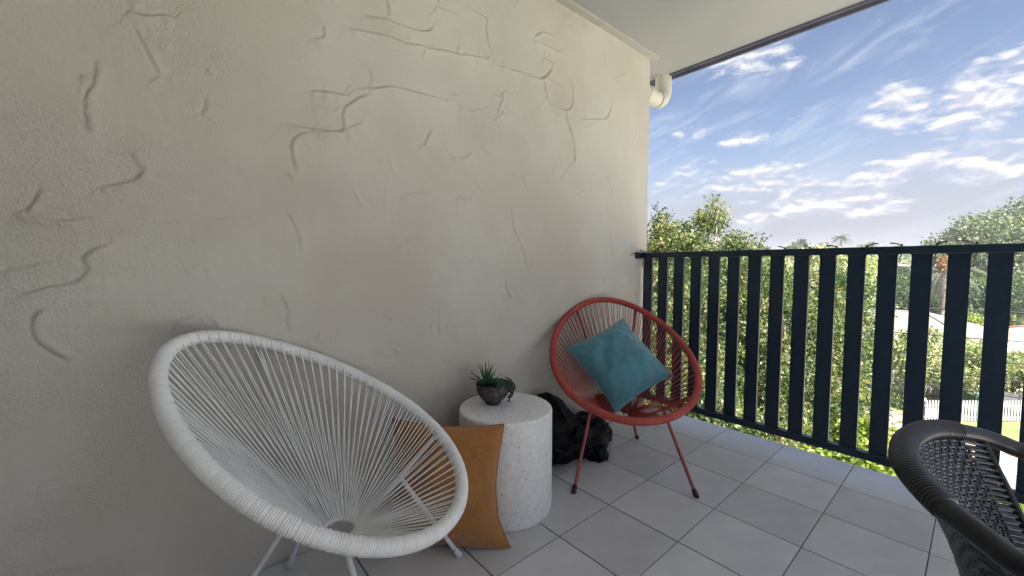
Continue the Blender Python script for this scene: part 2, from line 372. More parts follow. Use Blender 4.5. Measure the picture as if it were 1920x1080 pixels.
# ------------------------------------------------------------------ the balcony shell
WY, WEND, CEIL, FEDGE = 1.505, 2.507, 2.3826, 2.59
X0, Y0 = -.80, -3.6
RIDGES = None
RIDGES = [
   (1,[(-0.048,1.694),(-0.029,1.67),(-0.004,1.677),(0.026,1.696),(0.049,1.695)]),
   (1.6,[(-0.112,1.519),(-0.117,1.469),(-0.14,1.436),(-0.137,1.375),(-0.135,1.335)]),
   (0.7,[(-0.141,1.483),(-0.116,1.478)]),
   (0.6,[(-0.057,1.3),(-0.034,1.257)]),
   (1.4,[(-0.034,1.257),(-0.049,1.231),(-0.085,1.212),(-0.118,1.203)]),
   (1.8,[(-0.217,1.187),(-0.238,1.146),(-0.253,1.132)]),
   (1.2,[(-0.253,1.13),(-0.236,1.121),(-0.202,1.117),(-0.141,1.114)]),
   (1.2,[(-0.111,1.061),(-0.138,1.037),(-0.167,1.014),(-0.153,0.987),(-0.17,0.96),(-0.221,0.948),(-0.27,0.928)]),
   (0.7,[(-0.292,0.986),(-0.236,1.003),(-0.201,1.009)]),
   (1.2,[(-0.212,0.892),(-0.241,0.883),(-0.253,0.858),(-0.247,0.814),(-0.228,0.785),(-0.194,0.757)]),
   (0.5,[(0.007,0.782),(0.009,0.828),(0.042,0.856),(0.109,0.858)]),
   (0.6,[(0.285,0.901),(0.304,0.841),(0.309,0.757)]),
   (0.5,[(-0.153,0.973),(-0.101,0.975)]),
   (0.4,[(-0.156,0.918),(-0.047,0.925)]),
   (1.5,[(0.391,1.448),(0.341,1.428),(0.329,1.368),(0.344,1.313)]),
   (1.2,[(0.316,1.463),(0.38,1.46),(0.496,1.47)]),
   (0.7,[(-0.034,1.631),(-0.015,1.573),(0.005,1.522),(0.027,1.51)]),
   (0.8,[(0.445,1.819),(0.445,1.783),(0.41,1.765)]),
   (0.8,[(0.107,1.492),(0.106,1.462),(0.091,1.443)]),
   (0.6,[(0.239,0.903),(0.238,0.869)]),
   (0.6,[(0.308,1.169),(0.338,1.125),(0.357,1.03)]),
   (-1,[(0.322,1.31),(0.345,1.276)]),
   (0.8,[(0.395,1.592),(0.499,1.602)]),
   (-1,[(0.012,1.605),(0.034,1.603)]),
   (-1,[(0.116,1.571),(0.141,1.561)]),
   (0.4,[(-0.075,1.1),(0.02,1.126),(0.208,1.15)]),
   (0.4,[(0.047,0.995),(0.114,1.003)]),
   (0.4,[(-0.021,1.589),(-0.006,1.623),(-0.017,1.692)]),
   (1.2,[(0.597,1.909),(0.671,1.928),(0.698,1.928),(0.773,1.925),(0.84,1.942),(0.865,1.966)]),
   (0.8,[(0.527,1.844),(0.627,1.862),(0.748,1.864)]),
   (1.3,[(0.748,1.864),(0.858,1.883),(0.977,1.905),(1.078,1.918),(1.139,1.93)]),
   (0.8,[(1.133,2.104),(1.135,2.027),(1.171,1.967)]),
   (1.4,[(1.203,1.928),(1.305,1.934),(1.414,1.941),(1.491,1.943),(1.551,2.009)]),
   (1.2,[(0.551,1.638),(0.623,1.664),(0.694,1.691),(0.769,1.694),(0.855,1.687),(0.941,1.7)]),
   (0.7,[(0.428,1.6),(0.483,1.608),(0.521,1.604)]),
   (1.4,[(0.596,1.629),(0.53,1.587),(0.501,1.546),(0.498,1.507),(0.504,1.479),(0.425,1.455)]),
   (0.7,[(0.504,1.479),(0.569,1.523)]),
   (0.7,[(0.504,1.469),(0.512,1.442)]),
   (0.8,[(1.491,1.936),(1.511,1.873),(1.594,1.824),(1.714,1.842),(1.729,1.932),(1.701,1.997)]),
   (1.0,[(1.658,1.826),(1.692,1.746),(1.739,1.681),(1.752,1.563)]),
   (1.0,[(0.815,1.49),(0.834,1.516),(0.841,1.545),(0.853,1.553)]),
   (0.8,[(0.966,1.472),(1.001,1.461),(1.053,1.499)]),
   (-1,[(0.533,1.269),(0.572,1.213)]),
   (0.5,[(0.704,1.273),(0.85,1.306)]),
   (0.7,[(0.971,1.293),(1.051,1.298)]),
   (0.6,[(1.287,1.264),(1.305,1.145),(1.359,1.107),(1.388,0.996),(1.436,0.94)]),
   (0.8,[(1.796,1.814),(1.944,1.851),(2.036,1.869),(2.07,1.958)]),
   (-0.6,[(2.178,1.851),(2.226,1.725),(2.261,1.558)]),
   (-0.6,[(2.132,1.372),(2.149,1.254)]),
   (0.6,[(2.079,1.199),(2.125,1.03)]),
   (-1,[(0.948,1.723),(0.989,1.699),(1.01,1.669)]),
   (-1,[(0.969,1.734),(0.99,1.722)]),
   (0.8,[(1.203,1.803),(1.244,1.789),(1.203,1.741),(1.236,1.724),(1.27,1.716)]),
   (0.7,[(1.178,1.672),(1.236,1.724)]),
   (0.6,[(1.432,2.133),(1.489,2.183),(1.58,2.186)]),
   (0.8,[(1.432,2.12),(1.634,2.12)]),
   (0.5,[(1.49,2.066),(1.52,2.041),(1.592,2.05)]),
   (-0.7,[(2.015,2.262),(2.017,2.167),(2.086,2.116),(2.143,2.111)]),
   (0.8,[(1.251,0.923),(1.255,0.876),(1.287,0.834)]),
   (-0.6,[(1.586,1.465),(1.617,1.542)]),
   (0.4,[(0.968,0.997),(1.072,1.034)]),
   (0.7,[(0.886,2.081),(0.898,2.053),(0.979,2.062)]),
   (0.6,[(1.036,2.125),(1.08,2.108),(1.14,2.107)]),
   (-0.5,[(0.671,1.337),(0.659,1.273),(0.651,1.178)]),
   (-0.8,[(0.683,1.402),(0.685,1.371),(0.7,1.363)]),
   (-0.8,[(0.729,1.41),(0.731,1.378)]),
   (1.2,[(0.672,1.988),(0.677,1.935)]),
   (1,[(0.985,1.945),(0.98,1.909)]),
   (-0.7,[(1.003,1.656),(1.005,1.586)]),
   (-0.5,[(1.186,1.662),(1.189,1.511)]),
   (-0.6,[(0.905,1.519),(0.959,1.471)]),
   (0.5,[(1.047,1.678),(1.17,1.733)]),
   (-0.5,[(1.075,1.394),(1.136,1.327)]),
   (-0.5,[(1.287,1.449),(1.341,1.43)]),
   (0.4,[(1.64,1.472),(1.775,1.613)]),
]


def build_wall():
    xa, xb, za, zb, st = -.75, WEND, .0, CEIL, .0042
    nx, nz = int((xb-xa)/st)+1, int((zb-za)/st)+1
    xs = np.linspace(xa, xb, nx); zs = np.linspace(za, zb, nz)
    X, Z = np.meshgrid(xs, zs)
    H = np.zeros_like(X)
    rs = np.random.RandomState(5)
    def vn(sx, sz, seed, amp):
        r = np.random.RandomState(seed)
        gx, gz = int((xb-xa)/sx)+3, int((zb-za)/sz)+3
        G = r.rand(gz, gx)
        u, v = (X-xa)/sx, (Z-za)/sz
        i, j = u.astype(int), v.astype(int); fu, fv = u-i, v-j
        fu, fv = fu*fu*(3-2*fu), fv*fv*(3-2*fv)
        return amp*((G[j, i]*(1-fu)+G[j, i+1]*fu)*(1-fv)+(G[j+1, i]*(1-fu)+G[j+1, i+1]*fu)*fv-.5)
    wob = vn(.05, .05, 71, .010)+vn(.022, .022, 72, .0035)
    wob2 = vn(.06, .05, 73, .010)+vn(.022, .022, 74, .0035)
    for sx, sz, sd_, am in ((.9, .7, 1, .010), (.35, .22, 2, .0035), (.16, .10, 3, .0018), (.07, .05, 4, .0008), (.03, .022, 6, .0004)): H += vn(sx, sz, sd_, am)
    # faint trowel sweeps
    lines = [(a, l, False) for a, l in RIDGES]
    for q in range(90):
        x, z = rs.uniform(xa, xb), rs.uniform(.05, zb)
        an = rs.choice([rs.normal(0, .25), rs.normal(pi/2, .25)]); L = rs.uniform(.04, .16); pts = []
        for t in range(5):
            pts.append((x, z)); x += cos(an)*L/4; z += sin(an)*L/4; an += rs.normal(0, .35)
        lines.append((rs.choice([-.45, .35, .5]), pts, True))
    for amp, pl, soft in lines:
        pl = np.array(pl)
        # smooth the stroke
        for _ in range(3):
            q = [pl[0]]
            for i in range(len(pl)-1): q += [pl[i]*.75+pl[i+1]*.25, pl[i]*.25+pl[i+1]*.75]
            q.append(pl[-1]); pl = np.array(q)
        pad = .16
        i0, i1 = np.searchsorted(xs, [pl[:, 0].min()-pad, pl[:, 0].max()+pad]); j0, j1 = np.searchsorted(zs, [pl[:, 1].min()-pad, pl[:, 1].max()+pad])
        if i1-i0 < 2 or j1-j0 < 2: continue
        x = X[j0:j1, i0:i1]+wob[j0:j1, i0:i1]; z = Z[j0:j1, i0:i1]+wob2[j0:j1, i0:i1]
        best = np.full(x.shape, 9.); sgn = np.zeros(x.shape); par = np.zeros(x.shape); HF = np.ones(x.shape)
        seg = np.hypot(*(pl[1:]-pl[:-1]).T); tot = seg.sum(); acc = 0
        for k in range(len(pl)-1):
            d = pl[k+1]-pl[k]; L2 = d@d+1e-12
            t = np.clip(((x-pl[k, 0])*d[0]+(z-pl[k, 1])*d[1])/L2, 0, 1)
            ex, ez = x-pl[k, 0]-t*d[0], z-pl[k, 1]-t*d[1]; dist = np.hypot(ex, ez)
            hf = 1+.75*abs(d[0])/math.sqrt(L2); m_ = dist < best
            best[m_] = dist[m_]; HF[m_] = hf; sgn[m_] = (np.sign(ex*1.0-ez*.8))[m_]; par[m_] = ((acc+t*seg[k])/tot)[m_]; acc += seg[k]
        env = np.clip(np.minimum(par, 1-par)*7+.3, 0, 1)*(.86+.14*np.sin(par*13+amp*9))
        wdt = .0046 if not soft else .006
        if amp > 0:   # lap edge: plaster raised on one side, dying away, with a crease at the foot
            h = np.where(sgn > 0, np.exp(-best/.045)*(1-np.exp(-best/.007)), 0)*.0058 - np.exp(-(best/wdt)**2)*.0026 + np.where(sgn > 0, np.exp(-((best-.011)/.009)**2), 0)*.0028
        else:         # bead
            h = np.exp(-(best/.007)**2)*.0042
        H[j0:j1, i0:i1] += min(abs(amp), 1.15)*env*h*.88*HF
    H -= H.mean()
    edge = np.clip((xb-X)/.02, 0, 1)
    H *= edge
    V = np.stack([X, WY-H, Z], -1).reshape(-1, 3)
    idx = np.arange(nx*nz).reshape(nz, nx)
    F = np.stack([idx[:-1, :-1], idx[:-1, 1:], idx[1:, 1:], idx[1:, :-1]], -1).reshape(-1, 4)
    me = bpy.data.meshes.new('rendered_wall')
    # body behind the face
    k = len(V)
    ex = np.array([(xb, WY, za), (xb, WY, zb), (xb, WY+.25, za), (xb, WY+.25, zb), (X0, WY, za), (X0, WY, zb), (X0, WY+.25, za), (X0, WY+.25, zb), (xa, WY, za), (xa, WY, zb),
                   (xb, WY, -.9), (xb, WY+.25, -.9), (X0, WY, -.9), (X0, WY+.25, -.9)])
    V = np.vstack([V, ex])
    F2 = [(k, k+2, k+3, k+1), (k+2, k+6, k+7, k+3), (k+6, k+4, k+5, k+7), (k+4, k+8, k+9, k+5), (k+10, k+11, k+2, k), (k+11, k+13, k+6, k+2), (k+12, k+10, k, k+4), (k+13, k+12, k+4, k+6)]
    nF = len(F)+len(F2)
    me.vertices.add(len(V)); me.vertices.foreach_set('co', V.ravel())
    me.loops.add(nF*4); me.loops.foreach_set('vertex_index', np.concatenate([F.ravel(), np.array(F2).ravel()]).astype(np.int32))
    me.polygons.add(nF); me.polygons.foreach_set('loop_start', (np.arange(nF)*4).astype(np.int32)); me.polygons.foreach_set('loop_total', np.full(nF, 4, np.int32))
    me.polygons.foreach_set('use_smooth', np.concatenate([np.ones(len(F), bool), np.zeros(len(F2), bool)]))
    me.update(calc_edges=True); me.validate()
    o = link('rendered_wall', me, M['render'])
    tag(o, 'beige cement rendered balcony wall with raised trowel marks behind both string chairs', 'wall')
build_wall()

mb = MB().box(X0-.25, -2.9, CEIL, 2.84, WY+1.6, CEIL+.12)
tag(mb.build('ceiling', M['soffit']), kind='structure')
mb = MB().box(X0, WY-.042, CEIL-.016, 2.556, WY-.002, CEIL-.001)
o = mb.build('cornice_strip', M['trim']); tag(o, 'thin pale trim strip along the top edge of the rendered wall', 'trim')
rf = empty('roof_edge', (2.87, 0, CEIL), 'grey blue metal roof edging with two fine grooves along the balcony soffit', 'roof edging')
for nm, a in (('fascia', (-.03, -2.9, -.006, .0, 3.1, .30)), ('drip_angle', (.0, -2.9, -.028, .006, 3.1, .12)), ('lip', (.0085, -2.9, -.020, .030, 3.1, .20)), ('edge_bead', (-.036, -2.9, -.014, -.030, 3.1, .06))):
    MB().box(*a).build(nm, M['flash'], rf)
# inner facade behind the viewer: unseen, set close and dark to block light
fc = empty('apartment_facade', (X0, 0, 0), 'unseen dark apartment wall set to hold back light at the inner side of the balcony', 'wall')
MB().box(-.2, -3.6, -.9, .0, WY-.003, CEIL-.002).build('wall', M['facade'], fc)

# floor: slab, grout bed and single tiles
flr = empty('floor'); flr['kind'] = 'structure'
MB().box(X0, Y0, -.22, FEDGE-.004, WY-.002, -.0025).build('slab', M['grout_light'], flr)
TX, TY, SX, SY = .7669, 1.5767, .3038, .2994
tcache = {}
for i in range(-8, 6):
    for j in range(0, 18):
        xa, xb = TX+i*SX, TX+(i+1)*SX; ya, yb = TY-(j+1)*SY, TY-j*SY
        yb = min(yb, WY-.004+SY*0 if yb > WY else yb); xb = min(xb, FEDGE+.001)
        if yb > WY-.004: yb = WY-.004
        g = .0019
        key = (round(xb-xa, 4), round(yb-ya, 4))
        if key not in tcache:
            tcache[key] = MB().box(g*1.35, g*.8, -.01, key[0]-g*1.35, key[1]-g*.8, 0, bev=.0012).mesh('tile'); tcache[key].materials.append(M['tile'])
        o = bpy.data.objects.new('tile', tcache[key]); COL.objects.link(o); o.parent = flr
        o.location = (xa, ya, RS.uniform(-.0004, .0004))

# ------------------------------------------------------------------ railing
RX = 2.45
RTOP0, RTOP1, RB0, RB1 = 1.048, 1.081, .097, .132
rl = empty('balcony_railing', (RX, 0, 0), 'black metal balcony railing of wide vertical slats between top and bottom rails', 'railing')
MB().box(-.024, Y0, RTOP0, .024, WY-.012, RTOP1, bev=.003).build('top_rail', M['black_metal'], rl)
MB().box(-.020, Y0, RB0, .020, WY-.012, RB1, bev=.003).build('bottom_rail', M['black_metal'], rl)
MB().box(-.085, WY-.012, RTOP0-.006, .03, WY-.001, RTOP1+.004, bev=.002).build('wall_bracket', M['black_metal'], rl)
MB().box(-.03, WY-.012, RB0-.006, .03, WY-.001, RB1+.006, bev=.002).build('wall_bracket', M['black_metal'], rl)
# slat with small rounded fillets under the top rail
PIT, SW = .1070, .0635
sm = MB(); hw = SW/2
sm.box(-.008, -hw, RB1+.0005, .008, hw, RTOP0-.0005)
for s_ in (-1, 1):
    fr_ = .009
    arc = [(s_*(hw+fr_-fr_*cos(t)), RTOP0-.0005-fr_+fr_*sin(t)) for t in np.linspace(0, pi/2, 5)]
    pr = [(s_*hw, RTOP0-.0005)]+arc
    v = [(-.0075, y, z) for y, z in pr]+[(.0075, y, z) for y, z in pr]; n = len(pr)
    f = [tuple(range(n)), tuple(range(2*n-1, n-1, -1))]+[(i, i+1, n+i+1, n+i) for i in range(1, n-1)]
    sm.add(v, f)
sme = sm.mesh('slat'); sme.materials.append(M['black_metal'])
k = 0; y = 1.456
while y > Y0+.05:
    o = bpy.data.objects.new('slat', sme); COL.objects.link(o); o.parent = rl; o.location = (0, y, 0); y -= PIT; k += 1
# posts
for yy in (-1.02, -2.5):
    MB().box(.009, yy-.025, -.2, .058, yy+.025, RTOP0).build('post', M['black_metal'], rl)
# cable ties left on the top rail
TIES = [(1.462, .5, 'beside the wall bracket'), (.89, 2.6, ''), (.67, .2, ''), (.565, 1.1, ''), (.46, -.4, ''), (.35, 2.9, ''), (.235, .15, ''), (.13, 2.7, ''), (.02, .3, '')]
words_ = ['leftmost, by the wall bracket', 'second from the left', 'third from the left', 'fourth from the left', 'in the middle of the row', 'fourth from the right', 'third from the right', 'second from the right, nearest the dead palm', 'rightmost of the row']
for (yy, an, _), wd in zip(TIES, words_):
    t = empty('cable_tie', (RX, yy, RTOP1), 'snipped black cable tie on the rail, '+wd, 'cable tie', 'black cable ties on the railing')
    a, h = .027, RTOP1-RTOP0
    MB().tube([(-a, 0, -h-.003), (a, 0.002, -h-.003), (a, .002, .003), (-a, 0, .003)], .0022, 6, closed=True).build('loop', M['resin'], t)
    tl = RS.uniform(.028, .045)
    MB().tube([(-.02, 0, .003), (-.022-.3*tl, cos(an)*tl*.5, .012), (-.024-.3*tl, cos(an)*tl, .013+.006*sin(an))], .0030, 5).build('tail', M['resin'], t)
    MB().box(-.026, -.004, .002, -.017, .004, .009).build('head', M['resin'], t)
    if yy < .7: MB().tube([(-.02, .0, -h-.003), (-.02, .004, -h-.02), (-.018, .003, -h-.03)], .0018, 5).build('tail', M['resin'], t)
o = MB().tube([(2.30, 1.494, 1.065), (2.36, 1.482, 1.082), (2.40, 1.478, 1.078), (2.41, 1.474, 1.02), (2.405, 1.472, .985)], .0028, 6).build('loose_cord', M['resin'])
tag(o, 'short frayed black cord tied round the left end of the rail', 'cord')

# ------------------------------------------------------------------ downpipe elbow
def pipe():
    root = empty('drain_pipe', (2.62, 1.60, 2.20), 'cream plastic drain pipe elbow under the roof edge at the wall end', 'pipe')
    R_ = .054
    MB().tube([(-.30, 0, 0), (.14, 0, 0)], R_, 28).build('pipe', M['pvc'], root, True, 40)
    MB().tube([(-.02, 0, 0), (.035, 0, 0)], R_+.006, 28).build('collar', M['pvc'], root, True, 40)
    arc = [(.146+.085*sin(t), 0, .085-.085*cos(t)) for t in np.linspace(0, pi/2, 12)]+[(.231, 0, .30)]
    MB().tube(arc, R_+.004, 28, ref=(0, 1, 0)).build('elbow', M['pvc'], root, True, 40)
pipe()

# ------------------------------------------------------------------ string chairs
RING = dict(z0=.578, th=.531, a=.431, b=.332, egg=.152)
def chair(name, label, xy, psi, feet, mc, ms, mfoot, cord_r, n_cord, tube_r, pitch, bump_h, hole_f, hole_z, group, foot_r=.011, grv=.05):
    root = empty(name, (xy[0], xy[1], 0), label, 'chair', group)
    root.rotation_euler = (0, 0, psi)
    th, a, b_, egg = RING['th'], RING['a'], RING['b'], RING['egg']
    upv = np.array([-cos(th), 0, sin(th)]); nr = np.array([sin(th), 0, cos(th)]); sd_ = np.array([0, 1., 0]); c0 = np.array([0, 0, RING['z0']])
    def rp(q): return c0+a*cos(q)*upv+b_*sin(q)*(1-egg*cos(q))*sd_
    # arc length table
    Q = np.linspace(0, 2*pi, 4001); PQ = np.array([rp(q) for q in Q]); S = np.concatenate([[0], np.cumsum(np.linalg.norm(PQ[1:]-PQ[:-1], axis=1))]); L = S[-1]
    def q_at(s): return np.interp(s % L, S, Q)
    nw = int(L/pitch); N = nw*6
    s = np.arange(N)*L/N; qs = np.interp(s, S, Q); pts = np.array([rp(q) for q in qs])
    rad = tube_r+bump_h*np.abs(np.sin(pi*nw*s/L))**.55
    ph = (s/L*n_cord) % 1.0; dd = np.minimum(ph, 1-ph)*L/n_cord
    rad -= grv*tube_r*np.exp(-(dd/.0018)**2)
    mbb = MB().tube(pts, rad, 14, closed=True, ref=nr)
    mbb.build('rim', mc, root, True)
    hc = np.array([hole_f, 0, hole_z]); hr = .043
    hn = np.array([.12, 0, 1.]); hn /= np.linalg.norm(hn); hu = np.cross(sd_, hn)*1.0
    def hp(q, r=hr, dz=0): return hc+r*(-cos(q)*hu*1.0+sin(q)*sd_)+hn*dz
    MB().tube([hp(q, hr-.002) for q in np.linspace(0, 2*pi, 33)[:-1]], .0048, 10, closed=True, ref=hn).build('centre_ring', mc, root, True)
    rs = np.random.RandomState(3)
    for i in range(n_cord):
        for lay in (0, 1):
            si = (i+.5*lay)*L/n_cord+rs.normal(0, .0007); q = q_at(si); c = rp(q)
            rad_out = c-c0; rad_out = rad_out-nr*(rad_out@nr); rad_out /= np.linalg.norm(rad_out)
            t_r = tube_r+bump_h*.6
            twist = .11*(1 if lay == 0 else -1)
            e = hp(q+twist+rs.normal(0, .015), hr+.001, .0055 if lay == 0 else -.0045)
            off = lambda an, rr: c+rr*(cos(an)*nr-sin(an)*rad_out)
            if lay == 0: pth = [off(an, t_r+.0006) for an in (.2, .6, 1.0)]; pth[0] = off(.2, t_r-.003)
            else: pth = [off(an, t_r+.0006) for an in (2.9, 2.5, 2.1)]; pth[0] = off(2.9, t_r-.003)
            p0 = np.array(pth[-1]); sag = -.004*nr
            pth += [p0*.5+e*.5+sag*(1 if lay else .4), e, hp(q+twist, hr-.006, .002 if lay == 0 else -.002)]
            MB().tube(pth, cord_r, 5).build('cord', mc, root, True)
    # steel under frame: four rods from rim to centre ring, four legs
    joints = {}
    for nm, q in (('fr', radians(130)), ('fl', radians(230)), ('br', radians(35)), ('bl', radians(325))):
        p0 = rp(q)-nr*(tube_r*.7); e = hp(q, hr, -.014)
        mid = p0*.5+e*.5-nr*.035
        pth = [(1-t)**2*p0+2*t*(1-t)*mid+t*t*e for t in np.linspace(0, 1, 12)]
        MB().tube(pth, .0065, 10).build('frame_rod', ms, root, True)
        joints[nm] = pth[5] if nm[0] == 'f' else pth[9]
    cp_, sp_ = cos(-psi), sin(-psi)
    for nm, ft in zip(('fr', 'fl', 'br', 'bl'), feet):
        dx_, dy_ = ft[0]-xy[0], ft[1]-xy[1]
        f = np.array([dx_*cp_-dy_*sp_, dx_*sp_+dy_*cp_, 0])
        j = joints[nm]; d = (j-f)/np.linalg.norm(j-f)
        lg = MB().tube([f+d*.022, f+d*.05, j-d*.0, j+d*.01], .0075, 12).build('leg', ms, root, True)
        ft_ = MB().tube([f+np.array([0, 0, .0006]), f+np.array([0, 0, .004])+d*.0, f+d*.012, f+d*.024, f+d*.034, f+d*.036], [foot_r*.8, foot_r, foot_r*1.05, foot_r*.98, foot_r*.9, .008], 14, ref=(1, 0, 0))
        ft_.build('foot_cap', mfoot, lg, True)
    # weld collars where legs meet
    return root
chair('string_lounge_chair', 'white string lounge chair standing against the rendered wall, nearest the camera', (.314, 1.152), -.802,
      [(.736, 1.133), (.345, .757), (.279, 1.462), (.0, 1.2)], M['white_cord'], M['white_steel'], M['white_steel'], .00180, 78, .0164, .0052, .0026, .038, .275, 'round string lounge chairs', grv=.12)
chair('string_lounge_chair', 'coral red string lounge chair by the railing with a teal cushion on it', (1.704, 1.161), -2.289,
      [(1.703, .761), (1.325, 1.129), (2.036, 1.259), (1.75, 1.45)], M['coral_cord'], M['coral_steel'], M['foot'], .00185, 66, .0160, .0050, .0006, .038, .265, 'round string lounge chairs')
# black rubber tips apart, both chairs stay upright on four legs

# ------------------------------------------------------------------ terrazzo side table
tx, ty, tr_, th_ = 1.054, 1.266, .192, .416
prof = [(tr_-.010, 0.0), (tr_-.004, .002), (tr_-.002, .006)]+[(tr_, .02), (tr_, th_-.010)]+[(tr_-.010+.010*cos(t), th_-.010+.010*sin(t)) for t in np.linspace(.3, pi/2, 5)]
mb = MB().lathe((0, 0, 0), prof, 96)
o = mb.build('side_table', M['terrazzo'], None, True, 35); o.location = (tx, ty, 0)
tag(o, 'white speckled terrazzo drum side table between the two string chairs', 'side table')

# ------------------------------------------------------------------ potted succulent
def plant():
    px_, py_ = 1.034, 1.325
    root = empty('potted_succulent', (px_, py_, th_), 'small succulent arrangement in a rough dark stone bowl on the terrazzo table', 'potted plant')
    R_ = .072
    out_ = [(.018, .0), (.030, .001)]+[(R_*sin(t), .082-.078*cos(t)) for t in np.linspace(.55, pi/2, 12)]+[(R_+.0005, .088)]
    inn = [(R_-.005, .089), (R_-.008, .080), (R_-.02, .06), (.001, .055)]
    MB().lathe((0, 0, 0), out_+inn, 40).build('bowl', M['bowl'], root, True, 40)
    v = MB().lathe((0, 0, .070), [(R_-.007, 0), (.05, .004), (.03, .008), (.001, .010)], 28); v.build('soil', M['soil'], root, True)
    rs = np.random.RandomState(4)
    # spiky rosette on the left half; blades taper and arch
    lx, ly = -RT[0]*.030, -RT[1]*.030
    for i in range(30):
        az = i*2.39996+rs.normal(0, .15); f = i/29
        el = 1.38-f*1.05+rs.normal(0, .06); Ln = (.085+.02*rs.rand())*(1-.25*f)
        d = np.array([cos(az)*cos(el), sin(az)*cos(el), sin(el)]); p = np.array([lx, ly, .078])+d*np.array([1, 1, 0])*.006
        side = np.cross(d, [0, 0, 1.]); side /= np.linalg.norm(side); pts = []
        vs, fs = [], []
        for k in range(8):
            t = k/7; w_ = .0062*(1-t)**.8*(.6+1.2*min(t*4, 1)*.4)+.0003
            upn = np.cross(side, d)
            vs += [p-side*w_+upn*.0015, p-upn*.0018*(1-t), p+side*w_+upn*.0015, p+upn*.0012*(1-t)]
            el2 = (.10-.02*k)*(.6+f); d = d+np.array([0, 0, -.035*(.3+f)])*(1+k*.3) if f > .3 else d*1.0; d /= np.linalg.norm(d)
            p = p+d*Ln/7
            if k:
                o_ = (k-1)*4
                for j in range(4): fs.append((o_+j, o_+(j+1) % 4, o_+4+(j+1) % 4, o_+4+j))
        fs.append((28, 29, 30, 31))
        MB().add(vs, fs).build('spiky_leaf', M['spiky'], root, True)
    # fleshy rosettes on the right
    for cx, cy, cz, n_, s_ in ((.012, -.004, .090, 18, 1.0), (.038, .008, .085, 16, .85), (.028, -.030, .082, 15, .8), (.048, -.012, .080, 12, .7)):
        ox, oy = RT[0]*cx+FW[0]*cy, RT[1]*cx+FW[1]*cy
        for i in range(n_):
            az = i*2.39996; f = i/(n_-1); el = 1.2-f*.95; Ln = (.012+.012*f)*s_
            d = np.array([cos(az)*cos(el), sin(az)*cos(el), sin(el)]); side = np.array([-sin(az), cos(az), 0]); upn = np.cross(d, side)
            p0 = np.array([ox, oy, cz-f*.008])
            vs, fs = [], []
            for k, (t, w_) in enumerate(((0, .25), (.35, .8), (.7, 1.0), (.92, .6), (1, .08))):
                c = p0+d*Ln*t+np.array([0, 0, .004*t*t]); W_ = .0062*s_*w_
                vs += [c-side*W_, c-upn*.0022*w_, c+side*W_, c+upn*.0022*w_]
                if k:
                    o_ = (k-1)*4
                    for j in range(4): fs.append((o_+j, o_+(j+1) % 4, o_+4+(j+1) % 4, o_+4+j))
            MB().add(vs, fs).build('rosette_leaf', M['rosette'], root, True)
    # trailing strings of beads over the right rim
    for s_ in range(5):
        st = MB(); bd = MB()
        a0 = -.5+.28*s_; rr = RT*cos(a0)+np.array([FW[0], FW[1], 0])*sin(a0); rr[2] = 0; rr /= np.linalg.norm(rr)
        Ln = [.05, .075, .06, .045, .03][s_]; pts = [np.array([0, 0, .084])+rr*.045, np.array([0, 0, .098])+rr*(R_-.004)]
        pts.append(np.array([0, 0, .086])+rr*(R_+.012))
        for k in range(1, 6): pts.append(pts[2]+np.array([0, 0, -Ln*k/5])+rr*(.006*sin(k)-.002*k*(s_ % 2)))
        st.tube(pts, .0008, 4)
        so_ = st.build('trailing_stem', M['bead'], root)
        P_ = np.array(pts)
        for k in range(22):
            t = .15+.85*k/21*1.0; u = t*(len(P_)-1); i = min(int(u), len(P_)-2); c = P_[i]*(1-u+i)+P_[i+1]*(u-i)+rs.normal(0, .0028, 3)
            r = .0032+.001*rs.rand()
            bd.lathe(c, [(.0004, -r), (r*.8, -r*.55), (r, 0), (r*.8, r*.55), (.0004, r)], 7)
        b_ = bd.build('bead_leaves', M['bead'], so_, True); b_['kind'] = 'stuff'
plant()

